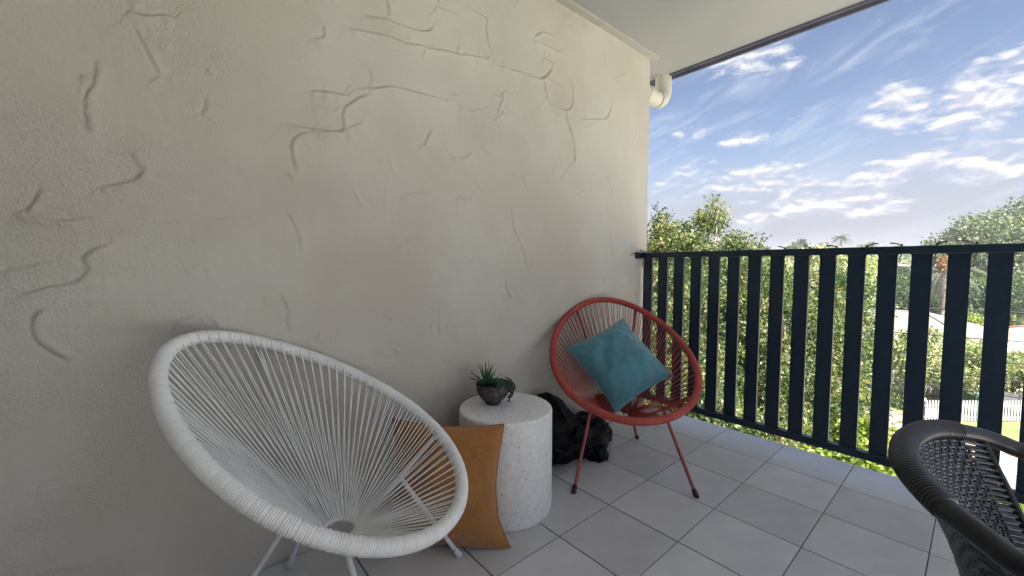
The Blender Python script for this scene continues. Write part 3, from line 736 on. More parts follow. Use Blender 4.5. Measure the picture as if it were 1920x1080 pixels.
# ------------------------------------------------------------------ cushions
def pillow(name, size, thick, m_, seed, low=0.0, ears=.012, n=56, sagx=0.0, loc=(0, 0, 0), R3=None, bend=0.0, floor=None, droop=None):
    rs = np.random.RandomState(seed)
    u = np.linspace(-1, 1, n); U, V = np.meshgrid(u, u)
    def nz(s, q):
        return np.array([[noise.noise(Vector((x*s+q, y*s-q, q*1.7))) for x in u] for y in u])
    wr = nz(1.4, seed)*.6+nz(3.3, seed+3)*.42+nz(7, seed+9)*.18
    W2 = size[0]/2; H2 = size[1]/2
    e = (1-np.abs(U)**2.0)*(1-np.abs(V)**2.0); th = thick/2*np.clip(e, 0, 1)**.62
    # edges draw in between the corners
    pin = .085
    Xc = U*W2*(1-pin*(1-V**2)*np.abs(U)**3); Yc = V*H2*(1-pin*(1-U**2)*np.abs(V)**3)
    # radiating creases near corners
    cor = np.exp(-((1-np.abs(U))**2+(1-np.abs(V))**2)*6)
    cr = np.sin(np.arctan2(1-np.abs(V), 1-np.abs(U)+1e-4)*9+seed)*cor*.010
    F_ = th*(1+wr*.42)*(1+low*.35*(-V))+cr*np.clip(e*4, 0, 1); B_ = -th*(1-wr*.35)
    top = np.stack([Xc, Yc, F_], -1).reshape(-1, 3); bot = np.stack([Xc, Yc, B_], -1).reshape(-1, 3)
    Vt = np.vstack([top, bot])
    Vt[:, 2] += bend*((Vt[:, 0]/W2)**2-(.5))
    if R3 is not None: Vt = Vt@np.array(R3).T
    idx = np.arange(n*n).reshape(n, n); Fs = []
    for k, flip in ((0, False), (n*n, True)):
        q = np.stack([idx[:-1, :-1], idx[:-1, 1:], idx[1:, 1:], idx[1:, :-1]], -1).reshape(-1, 4)+k
        Fs += [tuple(r[::-1]) if flip else tuple(r) for r in q.tolist()]
    rim_ = list(idx[0, :])+list(idx[1:, -1])+list(idx[-1, -2::-1])+list(idx[-2:0:-1, 0])
    K = n*n
    Fs += [(rim_[i], rim_[i]+K, rim_[(i+1) % len(rim_)]+K, rim_[(i+1) % len(rim_)]) for i in range(len(rim_))]
    if droop is not None: Vt = droop(Vt)
    mb = MB(); mb.v = [tuple(p) for p in Vt]; mb.f = Fs; mb.mi = [0]*len(Fs)
    o = mb.build(name, m_, None, True); o.location = loc
    bmw = (Matrix(R3) if R3 is not None else Matrix.Identity(3))
    # piped seam following the rim
    pp = Vt[rim_]
    sm_ = MB().tube(pp[::1], .0022, 6, closed=True).build('seam', m_, o, True)
    return o
def rot3(a, b_, c):
    ca, sa, cb, sb, cc, sc = cos(a), sin(a), cos(b_), sin(b_), cos(c), sin(c)
    return np.array([[ca, -sa, 0], [sa, ca, 0], [0, 0, 1]])@np.array([[cb, 0, sb], [0, 1, 0], [-sb, 0, cb]])@np.array([[cc, -sc, 0], [sc, cc, 0], [0, 0, 1]])
o = pillow('cushion', (.385, .385), .165, M['teal'], 3, loc=(1.700, 1.155, .522), R3=rot3(1.01, -.84, -1.12), bend=-.012)
tag(o, 'teal velvet square cushion tipped on its corner in the coral red chair', 'cushion', 'scatter cushions')
# ochre cushion: stands on the tiles between the white chair and the table
ed = np.array([-.26, .29, 0]); ed /= np.linalg.norm(ed)
upo = np.array([.0, .15, 1.0]); upo -= ed*(upo@ed); upo /= np.linalg.norm(upo); no = np.cross(ed, upo)
R3 = np.stack([ed, upo, no], 1)
def dr(V):
    lo = -.212
    V = V.copy(); z = V[:, 2]
    m_ = z < lo+.05
    sq = np.clip((lo+.05-z)/.05, 0, 1)
    V[m_, 2] = lo+.05-.05*(1-np.exp(-sq[m_]*1.3))
    s_ = -(V@ed); w1 = np.clip((s_-.08)/.13, 0, 1)*np.clip((-.10-V[:, 2])/.10, 0, 1)
    V += (-ed*.016+np.array([.012, -.012, 0]))*w1[:, None]
    w2 = np.clip((s_-.05)/.16, 0, 1)*np.clip(1-np.abs(V[:, 2]-.02)/.16, 0, 1)
    V += ed*.010*w2[:, None]
    return V
o = pillow('cushion', (.42, .46), .20, M['ochre'], 8, low=1.0, loc=(.750, 1.240, .2185), R3=R3, bend=.0, droop=dr)
tag(o, 'ochre velvet cushion standing on the tiles between white chair and terrazzo table', 'cushion', 'scatter cushions')
zmin = min((o.matrix_world @ v.co).z if False else v.co.z for v in o.data.vertices)+.2185
o.location.z -= zmin-.002

# ------------------------------------------------------------------ black bin bag
def bag():
    def lump(c, r, seed, peak=None, n=(40, 22)):
        vs, fs = [], []
        for j in range(n[1]+1):
            ph = pi*j/n[1]
            for i in range(n[0]):
                t = 2*pi*i/n[0]; d = Vector((sin(ph)*cos(t), sin(ph)*sin(t), cos(ph)))
                k = 1+.28*noise.noise(d*1.6+Vector((seed, 0, 0)))+.30*(.35-abs(noise.noise(d*2.9+Vector((0, seed, 0)))))+.13*noise.noise(d*6+Vector((0, 0, seed)))
                x, y, z = c[0]+d.x*r[0]*k, c[1]+d.y*r[1]*k, c[2]+d.z*r[2]*k
                if peak is not None:
                    pd = np.array(peak)-np.array((x, y, z)); g = math.exp(-(max(0, 1-d.z)*2.4)**2*1.2)
                    x += pd[0]*g*.6; y += pd[1]*g*.6; z += pd[2]*g*.75
                z = max(z, .001+.0008*abs(noise.noise(Vector((x, y, 0))*30))); y = min(y, WY-.008)
                vs.append((x, y, z))
        for j in range(n[1]):
            for i in range(n[0]): fs.append((j*n[0]+i, j*n[0]+(i+1) % n[0], (j+1)*n[0]+(i+1) % n[0], (j+1)*n[0]+i))
        return vs, fs
    root = empty('rubbish_bag', (1.5, 1.36, 0), 'crumpled black plastic bag on the tiles behind the coral red chair', 'bag')
    a = MB().add(*lump((1.46, 1.40, .13), (.22, .11, .13), 2.3, (1.43, 1.47, .37)))
    a.add(*lump((1.64, 1.38, .08), (.20, .12, .11), 5.1))
    shift(a, (1.5, 1.36, 0)).build('bag_body', M['bag'], root, True, 38)
    c = MB().add(*lump((1.80, 1.385, .055), (.12, .075, .075), 9.2, None, (34, 18)))
    c.add(*lump((1.665, 1.255, .03), (.055, .05, .05), 12.2, None, (22, 12)))
    shift(c, (1.5, 1.36, 0)).build('loose_folds', M['bag'], root, True, 38)
bag()

# ------------------------------------------------------------------ black woven resin chair
def spl(P_, n):
    "Catmull-Rom through points"
    P_ = np.array(P_, float); Q_ = np.vstack([2*P_[0]-P_[1], P_, 2*P_[-1]-P_[-2]]); o = []
    for i in range(1, len(Q_)-2):
        for t in np.linspace(0, 1, n, endpoint=False):
            a, b_, c, d = Q_[i-1:i+3]
            o.append(.5*((2*b_)+(-a+c)*t+(2*a-5*b_+4*c-d)*t*t+(-a+3*b_-3*c+d)*t**3))
    o.append(P_[-1]); return np.array(o)
def woven_chair():
    org = (.965, -.17, 0)
    root = empty('woven_chair', org, 'black woven resin armchair with a rounded tube back, in the right foreground', 'chair')
    sub = lambda P_: np.array(P_, float)-np.array(org)
    rim = [(1.165, -.44, .42), (1.19, -.43, .56), (1.215, -.38, .625), (1.222, -.25, .64), (1.212, -.14, .648), (1.196, -.064, .655), (1.185, -.036, .665), (1.168, -.007, .675), (1.137, .02, .683), (1.097, .043, .69), (1.046, .06, .695), (.976, .0725, .697), (.910, .0725, .697), (.858, .066, .695), (.824, .053, .69), (.797, .038, .685), (.773, .019, .678), (.758, -.003, .67), (.746, -.022, .663), (.734, -.045, .655), (.716, -.12, .648), (.705, -.22, .640), (.71, -.36, .625), (.735, -.43, .56), (.76, -.44, .42)]
    C_ = spl(rim, 10)
    R_ = sub(C_)
    MB().tube(R_, .0148, 16).build('arm_rail', M['resin'], root, True, 50)
    # wrapped stretch over the back: cord turns laid side by side
    sel = [i for i in range(len(C_)) if C_[i][1] > .018 and C_[i][2] > .6]
    W_ = R_[sel[0]:sel[-1]+1]
    seg = np.concatenate([[0], np.cumsum(np.linalg.norm(W_[1:]-W_[:-1], axis=1))]); L = seg[-1]; nt_ = int(L/.0052); N = nt_*6
    s = np.linspace(0, L, N); WP = np.stack([np.interp(s, seg, W_[:, k]) for k in range(3)], 1)
    MB().tube(WP, .0168+.0014*np.abs(np.sin(pi*nt_*s/L))**.8, 18, ref=(0, 0, 1)).build('wrapped_grip', M['resin'], root, True, 60)
    # shell surface
    i0 = min(i for i in range(len(C_)) if C_[i][1] > -.012 and C_[i][2] > .6); i1 = max(i for i in range(len(C_)) if C_[i][1] > -.012 and C_[i][2] > .6)
    T_ = R_[i0:i1+1]; sg = np.concatenate([[0], np.cumsum(np.linalg.norm(T_[1:]-T_[:-1], axis=1))])
    def Su(u, v):
        t = np.array([np.interp(u*sg[-1], sg, T_[:, k]) for k in range(3)])
        an = pi*(.02+.96*u); d = np.array([.11*cos(an), .10*sin(an)+.06, .455]); q = np.array([.105*cos(an), .075*sin(an)+.10, .565])
        p = t*(1-v)**2+2*v*(1-v)*q+d*v*v
        return p
    def Nn(u, v):
        e = 1e-3; a = Su(min(u+e, 1), v)-Su(max(u-e, 0), v); b_ = Su(u, min(v+e, 1))-Su(u, max(v-e, 0)); n = np.cross(a, b_); return n/np.linalg.norm(n)
    ncol, nrow = 31, 25
    us = np.linspace(.10, .90, ncol)
    for j, u in enumerate(us):
        pts = []
        for k in range(nrow*2+1):
            v = .02+.96*k/(nrow*2); 
            row = k//2; off = (.0024 if ((row+j) % 2 == 0) else -.0024) if k % 2 else 0
            pts.append(Su(u, v)+Nn(u, v)*off)
        for du in (-.0036, .0036):
            side = Su(min(u+.01, 1), .5)-Su(u-.01, .5); side /= np.linalg.norm(side)
            MB().tube([p+side*du*(1-.25*i/len(pts)) for i, p in enumerate(pts)], .0027, 5).build('strand', M['weave'], root, True)
    for r_ in range(nrow):
        v = .02+.96*(r_+.5)/nrow
        for dv in (-.0036, .0036):
            pts = [Su(0, v), Su(.04, v)]
            for j in range(ncol*2-1):
                u = us[0]+(us[-1]-us[0])*j/(ncol*2-2); col = j//2
                off = 0 if j % 2 else (-.0026 if ((r_+col) % 2 == 0) else .0026)
                pts.append(Su(u, v)+Nn(u, v)*off)
            pts += [Su(.96, v), Su(1, v)]
            pts = [p+np.array([0, 0, dv]) for p in pts]
            MB().tube(pts, .0029, 5).build('strand', M['weave'], root, True)
    for u in (0, 1):
        MB().tube([Su(u, v) for v in np.linspace(0, 1, 14)], .0062, 8).build('edge_rod', M['resin'], root, True)
    # loops tying the strands over the rail
    lp = MB()
    for u in us:
        p = Su(u, .0); q = Su(u, .06)
        d = (Su(min(u+.01, 1), 0)-Su(u-.01, 0)); d /= np.linalg.norm(d); oo = np.cross(d, [0, 0, 1.])
        for w_ in (-.003, .003):
            MB_pts = [q+d*w_]+[p+d*w_+.0198*(cos(a)*oo+sin(a)*np.array([0, 0, 1.])) for a in np.linspace(pi+.9, pi+3.6, 6)*-1]
        lp.tube([q, p+d*.003+np.array([0, 0, -.017])], .0032, 5)
    o = lp.build('tie_loops', M['weave'], root, True); o['kind'] = 'stuff'
    # seat: ring and woven disc, legs, lower frame
    sc_ = np.array([0, -.06, .43])
    ring = [sc_+np.array([.205*cos(a), .195*sin(a), 0]) for a in np.linspace(0, 2*pi, 49)[:-1]]
    MB().tube(ring, .0125, 12, closed=True, ref=(0, 0, 1)).build('seat_ring', M['resin'], root, True)
    for k in range(23):
        x = -.187+.017*k; h = .195*sqrt(max(0, 1-(x/.205)**2))
        if h > .03:
            MB().tube([sc_+np.array([x, y, (.003 if (i+k) % 2 else -.003)-.012*(1-(y/h)**2)]) for i, y in enumerate(np.linspace(-h, h, 24))], .0042, 5).build('strand', M['weave'], root, True)
            MB().tube([sc_+np.array([y, x, (-.003 if (i+k) % 2 else .003)-.012*(1-(y/h)**2)]) for i, y in enumerate(np.linspace(-h, h, 24))], .0042, 5).build('strand', M['weave'], root, True)
    for sx in (-1, 1):
        a = sub(rim[0] if sx > 0 else rim[-1])
        MB().tube([a, (sx*.205, -.275, .2), (sx*.215, -.285, .001)], .0125, 12).build('leg', M['resin'], root, True)
        MB().tube([(sx*.10, .14, .46), (sx*.12, .13, .43), (sx*.15, .13, .2), (sx*.17, .14, .001)], .0115, 12).build('leg', M['resin'], root, True)
    MB().tube([(-.207, -.276, .2), (-.15, .13, .2), (.15, .13, .2), (.207, -.276, .2)], .008, 8).build('stretcher', M['resin'], root, True)
woven_chair()

# ================================================================== outside
GZ = -5.5
M['grass'] = mat('mown_grass', (.12, .15, .04), .95, build=vary((.16, .16, .055), (.085, .12, .03), .9, 8, .35, .65), bump=(14, .03, 4))
M['road'] = mat('street_asphalt', (.16, .155, .15), .9, build=vary((.20, .19, .18), (.13, .125, .12), .5, 7))
M['path'] = mat('footpath_concrete', (.42, .40, .36), .9, build=vary((.45, .43, .39), (.36, .34, .31), 1.2, 6))
M['drive'] = mat('brown_driveway', (.28, .20, .15), .9, build=vary((.33, .24, .18), (.20, .15, .12), .8, 6))
M['kerb'] = mat('kerb_concrete', (.46, .45, .42), .9)
M['picket'] = mat('white_picket', (.78, .78, .76), .6, build=vary((.34, .34, .33), (.28, .28, .27), 3))
M['iron_beige'] = mat('beige_fence_sheet', (.55, .47, .36), .6, build=vary((.58, .50, .39), (.50, .43, .33), 1.5))
M['roof_iron'] = mat('pale_roof_sheet', (.30, .285, .26), .6, 0, build=vary((.22, .205, .18), (.155, .145, .13), .7, 6))
M['roof_tan'] = mat('tan_roof', (.50, .30, .20), .8, build=vary((.54, .34, .23), (.44, .27, .19), 1, 5))
M['board'] = mat('weatherboard', (.62, .62, .60), .7, build=vary((.34, .34, .33), (.28, .28, .27), 1))
M['board_white'] = mat('white_board', (.5, .5, .49), .7)
M['grey_clad'] = mat('grey_cladding', (.36, .40, .46), .6)
M['glass'] = mat('window_glass', (.03, .035, .045), .08, spec=.8)
M['trunk'] = mat('bark', (.20, .16, .12), .95, build=vary((.26, .21, .17), (.12, .10, .08), 5), bump=(12, .02, 4))
M['pole'] = mat('timber_pole', (.17, .14, .12), .9, build=vary((.20, .17, .14), (.12, .10, .09), 4))
M['wire'] = mat('black_wire', (.02, .02, .022), .6)
M['bin_green'] = mat('bin_green', (.015, .07, .045), .5)
M['car_grey'] = mat('car_paint_grey', (.16, .16, .17), .3, .5)
M['tyre'] = mat('tyre_rubber', (.015, .015, .015), .8)
M['lamp'] = mat('lamp_lens', (.45, .10, .06), .3)
M['gum'] = leaf_mat('gum_leaves', [(0, (.014, .034, .012)), (.3, (.035, .065, .022)), (.6, (.095, .13, .04)), (.85, (.19, .21, .08)), (1, (.27, .22, .13))])
M['deep'] = leaf_mat('dark_leaves', [(0, (.010, .025, .012)), (.4, (.028, .062, .025)), (.8, (.06, .11, .035)), (1, (.13, .17, .06))])
M['lime'] = leaf_mat('lime_leaves', [(0, (.06, .10, .02)), (.5, (.17, .23, .04)), (1, (.30, .33, .07))])
M['far'] = leaf_mat('distant_leaves', [(0, (.040, .062, .036)), (.5, (.075, .11, .055)), (1, (.14, .17, .085))], .3)
M['hedge'] = leaf_mat('hedge_leaves', [(0, (.09, .13, .05)), (.5, (.20, .25, .11)), (.85, (.30, .33, .17)), (1, (.36, .27, .22))], .35)
M['brown'] = leaf_mat('brown_leaves', [(0, (.09, .065, .04)), (.5, (.16, .12, .08)), (1, (.24, .17, .12))], .3)
M['dry'] = leaf_mat('dry_fronds', [(0, (.09, .10, .085)), (.6, (.18, .18, .15)), (1, (.26, .24, .19))], .25)
M['rust'] = leaf_mat('orange_husk', [(0, (.22, .11, .05)), (1, (.36, .20, .10))], .3)

g = MB().box(-30, -2500, GZ-.5, 2600, 2500, GZ)
tag(g.build('ground', M['grass']), kind='structure')
FD = np.array([.75, -.66, 0]); FD /= np.linalg.norm(FD)        # the street runs this way
FN = np.array([-FD[1]*-1, FD[0]*-1, 0]); FN = np.array([FD[1], -FD[0], 0])   # towards the viewer
FO = np.array([23.2, 1.8, GZ])
def sp_(a, d, z=0.0): return FO+FD*a+FN*d+np.array([0, 0, z])
def strip(name, a0, a1, d0, d1, z, m_, th=.1):
    v = [sp_(a0, d0, z), sp_(a1, d0, z), sp_(a1, d1, z), sp_(a0, d1, z)]; lo = [p-np.array([0, 0, th+z]) for p in v]
    mb = MB().add(lo+v, [(3, 2, 1, 0), (4, 5, 6, 7), (0, 1, 5, 4), (1, 2, 6, 5), (2, 3, 7, 6), (3, 0, 4, 7)])
    return tag(mb.build(name, m_), kind='structure')
strip('footpath', -60, 60, 1.9, 3.0, .012, M['path'])
strip('road', -60, 60, 4.3, 11.5, .016, M['road'])
for d in (4.12, 11.52): strip('kerb', -60, 60, d, d+.16, .11, M['kerb'])
strip('driveway', -2.3, .6, -6, 4.10, .028, M['drive'])
strip('parking_court', -60, 60, 13.2, 30, .018, M['path'])

def leafmesh(name, P_, size, m_, parent=None, seed=0, aspect=.42, tint=None, updroop=.3, jitter=.35, kind=None):
    rs = np.random.RandomState(seed); n = len(P_)
    d = rs.normal(size=(n, 3)); d[:, 2] -= updroop; d /= np.linalg.norm(d, axis=1)[:, None]
    e = rs.normal(size=(n, 3)); e -= d*(e*d).sum(1)[:, None]; e /= np.linalg.norm(e, axis=1)[:, None]
    L = size*(1+rs.uniform(-jitter, jitter, n))[:, None]; W_ = L*aspect
    nn = np.cross(d, e)
    V = np.stack([P_-d*L*.5, P_+e*W_*.5+nn*L*.04, P_+d*L*.5, P_-e*W_*.5+nn*L*.04], 1).reshape(-1, 3)
    me = bpy.data.meshes.new(name); me.vertices.add(4*n); me.vertices.foreach_set('co', V.ravel().astype(np.float32))
    me.loops.add(4*n); me.loops.foreach_set('vertex_index', np.arange(4*n, dtype=np.int32))
    me.polygons.add(n); me.polygons.foreach_set('loop_start', (np.arange(n)*4).astype(np.int32)); me.polygons.foreach_set('loop_total', np.full(n, 4, np.int32))
    me.update(calc_edges=True)
    a = me.attributes.new('tint', 'FLOAT', 'FACE')
    t = rs.rand(n) if tint is None else np.clip(tint+rs.normal(0, .16, n), 0, 1)
    a.data.foreach_set('value', t.astype(np.float32))
    o = link(name, me, m_, parent)
    if kind: o['kind'] = kind
    return o

def crown_points(blobs, n, cl_r, seed, per=90, shell=.55):
    "leaf positions: small clusters scattered through ellipsoids, tint per cluster"
    rs = np.random.RandomState(seed); tot = sum(b_[6] for b_ in blobs); P_, T_ = [], []
    for cx, cy, cz, rx, ry, rz, wt in blobs:
        nc = max(3, int(n*wt/tot/per))
        d = rs.normal(size=(nc, 3)); d /= np.linalg.norm(d, axis=1)[:, None]
        rad = shell+(1-shell)*rs.rand(nc)**.6
        rad *= 1+.18*np.sin(d[:, 0]*5+seed)*np.cos(d[:, 2]*4+d[:, 1]*3)
        c = d*rad[:, None]*np.array([rx, ry, rz])+np.array([cx, cy, cz])
        ct = np.clip(rs.normal(.48, .27, nc), 0, 1)
        for k in range(nc):
            m_ = rs.poisson(per); q = np.clip(rs.normal(size=(m_, 3)), -1.7, 1.7)*cl_r*rs.uniform(.6, 1.3)*np.array([1, 1, .75])
            P_.append(c[k]+q); T_.append(np.full(m_, ct[k]))
    return np.vstack(P_), np.concatenate(T_)

def limb_set(mb, base, blobs, seed, r0, n=9):
    rs = np.random.RandomState(seed)
    top = np.array([np.mean([b_[0] for b_ in blobs]), np.mean([b_[1] for b_ in blobs]), np.mean([b_[2] for b_ in blobs])])
    base = np.array(base, float)
    fork = base*.45+top*.55; fork[:2] = base[:2]*.7+top[:2]*.3
    tr = [base+(fork-base)*t+np.array([rs.normal(0, .06), rs.normal(0, .06), 0])*(0 < t < 1) for t in np.linspace(0, 1, 6)]
    mb.tube(tr, np.linspace(r0, r0*.62, 6), 10)
    for k in range(n):
        b_ = blobs[k % len(blobs)]; d = rs.normal(size=3); d[2] = abs(d[2]); d /= np.linalg.norm(d)
        e = np.array(b_[:3])+d*np.array(b_[3:6])*.75; mid = fork*.5+e*.5+rs.normal(0, .1, 3)
        pts = [(1-t)**2*fork+2*t*(1-t)*(mid+np.array([0, 0, .2]))+t*t*e for t in np.linspace(0, 1, 7)]
        mb.tube(pts, np.linspace(r0*.42, r0*.06, 7), 6)

def tree(name, label, cat, base, blobs, n, leaf, cl_r, m_, seed, r0=.16, group=None, per=90, limbs=9, aspect=.42, shell=.55, droop=.3):
    root = empty(name, base, label, cat, group)
    P_, T_ = crown_points(blobs, n, cl_r, seed, per, shell)
    leafmesh('crown', P_-np.array(base), leaf, m_, root, seed, aspect, T_, droop)
    mb = MB(); limb_set(mb, (base[0], base[1], base[2]-.2), blobs, seed+1, r0, limbs); shift(mb, base)
    mb.build('trunk', M['trunk'], root, True)
    return root

def bl(px, py, t, rx, rz, w_=1.0, ry=None):
    c = at(px, py, t); return (c[0], c[1], c[2], rx, ry or rx, rz, w_)
# the street trees close outside the balcony
tree('gum_tree', 'tall sunlit gum tree rising above the rail beside the wall end, wispy top', 'tree', (7.6, 4.2, GZ),
     [bl(1328, 440, 8.4, .30, .42, .42), bl(1338, 402, 8.4, .20, .34, .16), bl(1300, 478, 8.4, .6, .38, .9), bl(1318, 405, 8.3, .12, .30, .10), bl(1352, 412, 8.5, .13, .24, .09), bl(1375, 455, 8.6, .2, .2, .14), bl(1330, 560, 8.2, .9, 1.0, 2.2), bl(1310, 700, 8.0, 1.0, 1.2, 2.2)],
     24000, .066, .10, M['gum'], 21, .13, 'street trees just outside the railing', per=60, shell=.3)
tree('gum_tree', 'yellow green gum tree next to the wall end, lower than its wispy neighbour', 'tree', (6.3, 4.6, GZ),
     [bl(1238, 445, 7.6, .26, .38, .35), bl(1237, 412, 7.6, .12, .26, .10), bl(1268, 440, 7.6, .10, .24, .08), bl(1262, 468, 7.6, .55, .5, 1.1), bl(1250, 560, 7.4, .9, 1.0, 2.2), bl(1250, 680, 7.2, 1.0, 1.2, 2), bl(1285, 462, 7.7, .25, .2, .25)],
     24000, .066, .10, M['gum'], 22, .13, 'street trees just outside the railing', per=60, shell=.3)
tree('leafy_street_tree', 'broad green and yellow tree filling the view behind the middle slats', 'tree', (9.0, 2.3, GZ),
     [bl(1430, 620, 7.6, 1.2, 1.15, 3), bl(1520, 610, 7.8, .95, .95, 2), bl(1390, 545, 8.2, .9, .75, 1.5), bl(1380, 478, 8.8, .42, .38, .5), bl(1480, 740, 7.2, 1.15, 1.1, 3), bl(1380, 760, 6.8, 1.2, 1.1, 3), bl(1545, 700, 7.4, .55, .8, 1.2), bl(1500, 830, 6.6, 1.1, .8, 2.2), bl(1400, 860, 6.0, 1.2, .9, 2.2), bl(1300, 810, 5.8, 1.0, .9, 1.6)],
     110000, .068, .15, M['gum'], 23, .17, 'street trees just outside the railing', per=80, limbs=14)
tree('leafy_street_tree', 'dark green tree at the right flank of the broad street tree', 'tree', (13, 2.9, GZ),
     [bl(1575, 640, 10.2, .85, 1.15, 2), bl(1590, 720, 9.8, .7, .9, 1.5), bl(1570, 560, 10.6, .8, .8, 1.3), bl(1540, 800, 9.0, .9, .8, 1.5), bl(1625, 665, 10.4, .3, .35, .3)],
     36000, .08, .16, M['deep'], 24, .15, 'street trees just outside the railing', per=80)
tree('lime_shrub', 'bright lime green shrub just below the floor edge in full sun', 'shrub', (5.8, .6, GZ),
     [bl(1560, 905, 4.6, .42, .30, 1), bl(1640, 905, 4.5, .40, .27, 1.2), bl(1730, 920, 4.4, .40, .27, 1.2), bl(1610, 820, 5.6, .28, .26, .5), bl(1800, 960, 4.2, .45, .3, 1.2), bl(1590, 985, 4.3, .5, .3, 1)],
     16000, .085, .10, M['lime'], 25, .07, per=50, limbs=8, aspect=.6)
tree('yellow_green_tree', 'loose yellow green tree between the street trees and the far grey buildings', 'tree', (23, 4.9, GZ),
     [bl(1530, 535, 18, 1.7, 1.5, 2), bl(1590, 520, 19, 1.3, 1.2, 1.4), bl(1480, 540, 19, 1.6, 1.3, 2)],
     16000, .17, .30, M['hedge'], 26, .2, per=70)
tree('dark_tree', 'dark green tree crown behind the pale hip roof', 'tree', (49, 5.8, GZ),
     [bl(1625, 550, 34, 2.2, 1.9, 1), bl(1690, 560, 36, 2.6, 1.9, 1.3), bl(1660, 535, 38, 2.2, 1.6, 1)],
     14000, .30, .5, M['deep'], 27, .3, group='trees behind the houses', per=60)
tree('dark_tree', 'deep green tree right of the dead palm behind the houses', 'tree', (49, -.6, GZ),
     [bl(1800, 560, 33, 2.2, 1.8, 1), bl(1870, 560, 33, 2.6, 1.9, 1.2), bl(1750, 575, 33, 1.6, 1.4, .8)],
     15000, .28, .5, M['deep'], 28, .3, group='trees behind the houses', per=60)
tree('bright_bush', 'small bright yellow green bush above the right end of the hip roof', 'shrub', (36, .3, GZ),
     [bl(1815, 612, 24, .75, .7, 1), bl(1835, 628, 24, .7, .5, .8)], 3500, .17, .25, M['lime'], 29, .1, per=40, limbs=4, aspect=.6)
tree('spreading_tree', 'huge spreading green tree on the skyline at the right', 'tree', (67, -4, GZ),
     [bl(1900, 450, 42, 4.6, 2.7, 3), bl(1850, 470, 41, 4.2, 2.2, 2), bl(1960, 430, 43, 5.0, 3.2, 3), bl(1830, 440, 43, 1.9, 1.3, .8), bl(1880, 520, 40, 4.0, 2.4, 2), bl(1990, 500, 41, 4, 3, 2), bl(1800, 500, 42, 2.2, 1.8, 1)],
     52000, .34, .62, M['far'], 30, .5, per=70, limbs=14)
for k, (lb, bs, sd_) in enumerate([('pale green garden bush with pink tips left of centre before the house', [(1705, 665, 18.2, .85, .75, 1), (1745, 690, 17.8, .85, .7, 1), (1725, 640, 18.4, .6, .5, .6)], 41),
                    ('pale green garden bush in the middle before the house', [(1800, 665, 18.2, .85, .7, 1), (1840, 690, 18, .75, .6, .8), (1815, 715, 17.8, .7, .45, .6)], 42),
                    ('rounded garden bush at the right edge before the white house', [(1895, 690, 18, .85, .7, 1), (1940, 700, 18, .9, .7, 1), (1925, 725, 17.8, .8, .35, .6)], 43)]):
    blobs = [bl(*q) if len(q) == 5 else bl(q[0], q[1], q[2], q[3], q[4], q[5]) for q in bs]
    tree('garden_bush', lb, 'shrub', (blobs[0][0], blobs[0][1], GZ), blobs, 8000, .14, .22, M['hedge'], sd_, .08, 'bushes behind the picket fence', per=50, limbs=6, aspect=.55)

# far skyline trees
far = [('round green tree on the skyline, flat topped', 1540, 466, 85, 2.3, 1.1, 'far'), ('small dark conifer on the skyline', 1504, 463, 88, 1.0, 1.9, 'deep'),
       ('light green tree on the skyline left of the dark conifer', 1487, 466, 88, 1.3, 1.3, 'far'), ('low hazy tree on the skyline right of the palm', 1627, 464, 100, 1.8, 1.2, 'far'),
       ('low dark tree on the skyline far left by the pole', 1425, 468, 90, 1.4, .8, 'deep')]
for k, (lb, px, py, t, rx, rz, mm_) in enumerate(far):
    c = at(px, py, t)
    tree('skyline_tree', lb, 'tree', (c[0], c[1], GZ), [(c[0], c[1], c[2]-.3, rx, rx, rz, 1)], 2600, .42, .35, M[mm_], 60+k, .16, 'trees on the skyline', per=50, limbs=5)
# rising ground with woods behind the suburb
hs = MB()
def hillz(x, y): 
    r = math.hypot(x, y); return GZ-.2+max(0, r-95)*.045*(1+.25*sin(y*.02+1)+.2*sin(y*.05))*(1 if r < 210 else max(0, 1-(r-210)/160))
gx, gy = np.linspace(80, 420, 36), np.linspace(-260, 330, 60)
hs.add([(x, y, hillz(x, y)) for x in gx for y in gy], [(i*60+j, (i+1)*60+j, (i+1)*60+j+1, i*60+j+1) for i in range(35) for j in range(59)])
tag(hs.build('hill', M['grass'], None, True), kind='structure')
rs = np.random.RandomState(77); pts = []; ts = []
for k in range(1500):
    a = radians(rs.uniform(-22, 42)); r = rs.uniform(48, 230)**1.0
    x, y = r*cos(a), r*sin(a)
    if r < 62 and a < .17: continue
    s_ = rs.uniform(1.1, 2.6); m_ = 34; q = rs.normal(size=(m_, 3))*np.array([s_, s_, s_*.55])
    pts.append(q+np.array([x, y, max(GZ, hillz(x, y))+s_*1.0+rs.uniform(0, 1.8)])); ts.append(np.full(m_, rs.rand()))
o = leafmesh('far_woodland', np.vstack(pts), 1.05, M['far'], None, 5, .6, np.concatenate(ts)); tag(o, kind='stuff')
pts = []; ts = []
for k in range(60):
    c = at(rs.uniform(1480, 1625), rs.uniform(503, 520), rs.uniform(52, 60)); q = rs.normal(size=(70, 3))*np.array([1.3, 1.3, .8]); pts.append(c+q); ts.append(np.full(70, rs.rand()))
o = leafmesh('brown_scrub', np.vstack(pts), .5, M['brown'], None, 6, .5, np.concatenate(ts)); tag(o, kind='stuff')
pts = []; ts = []
for k in range(150):
    c = at(rs.uniform(1400, 1760), rs.uniform(545, 600), rs.uniform(40, 48)); c[2] = min(c[2], GZ+3.2); q = rs.normal(size=(60, 3))*np.array([1.3, 1.3, .8]); pts.append(c+q); ts.append(np.full(60, rs.rand()))
o = leafmesh('garden_greenery', np.vstack(pts), .5, M['hedge'], None, 8, .5, np.concatenate(ts)); tag(o, kind='stuff')

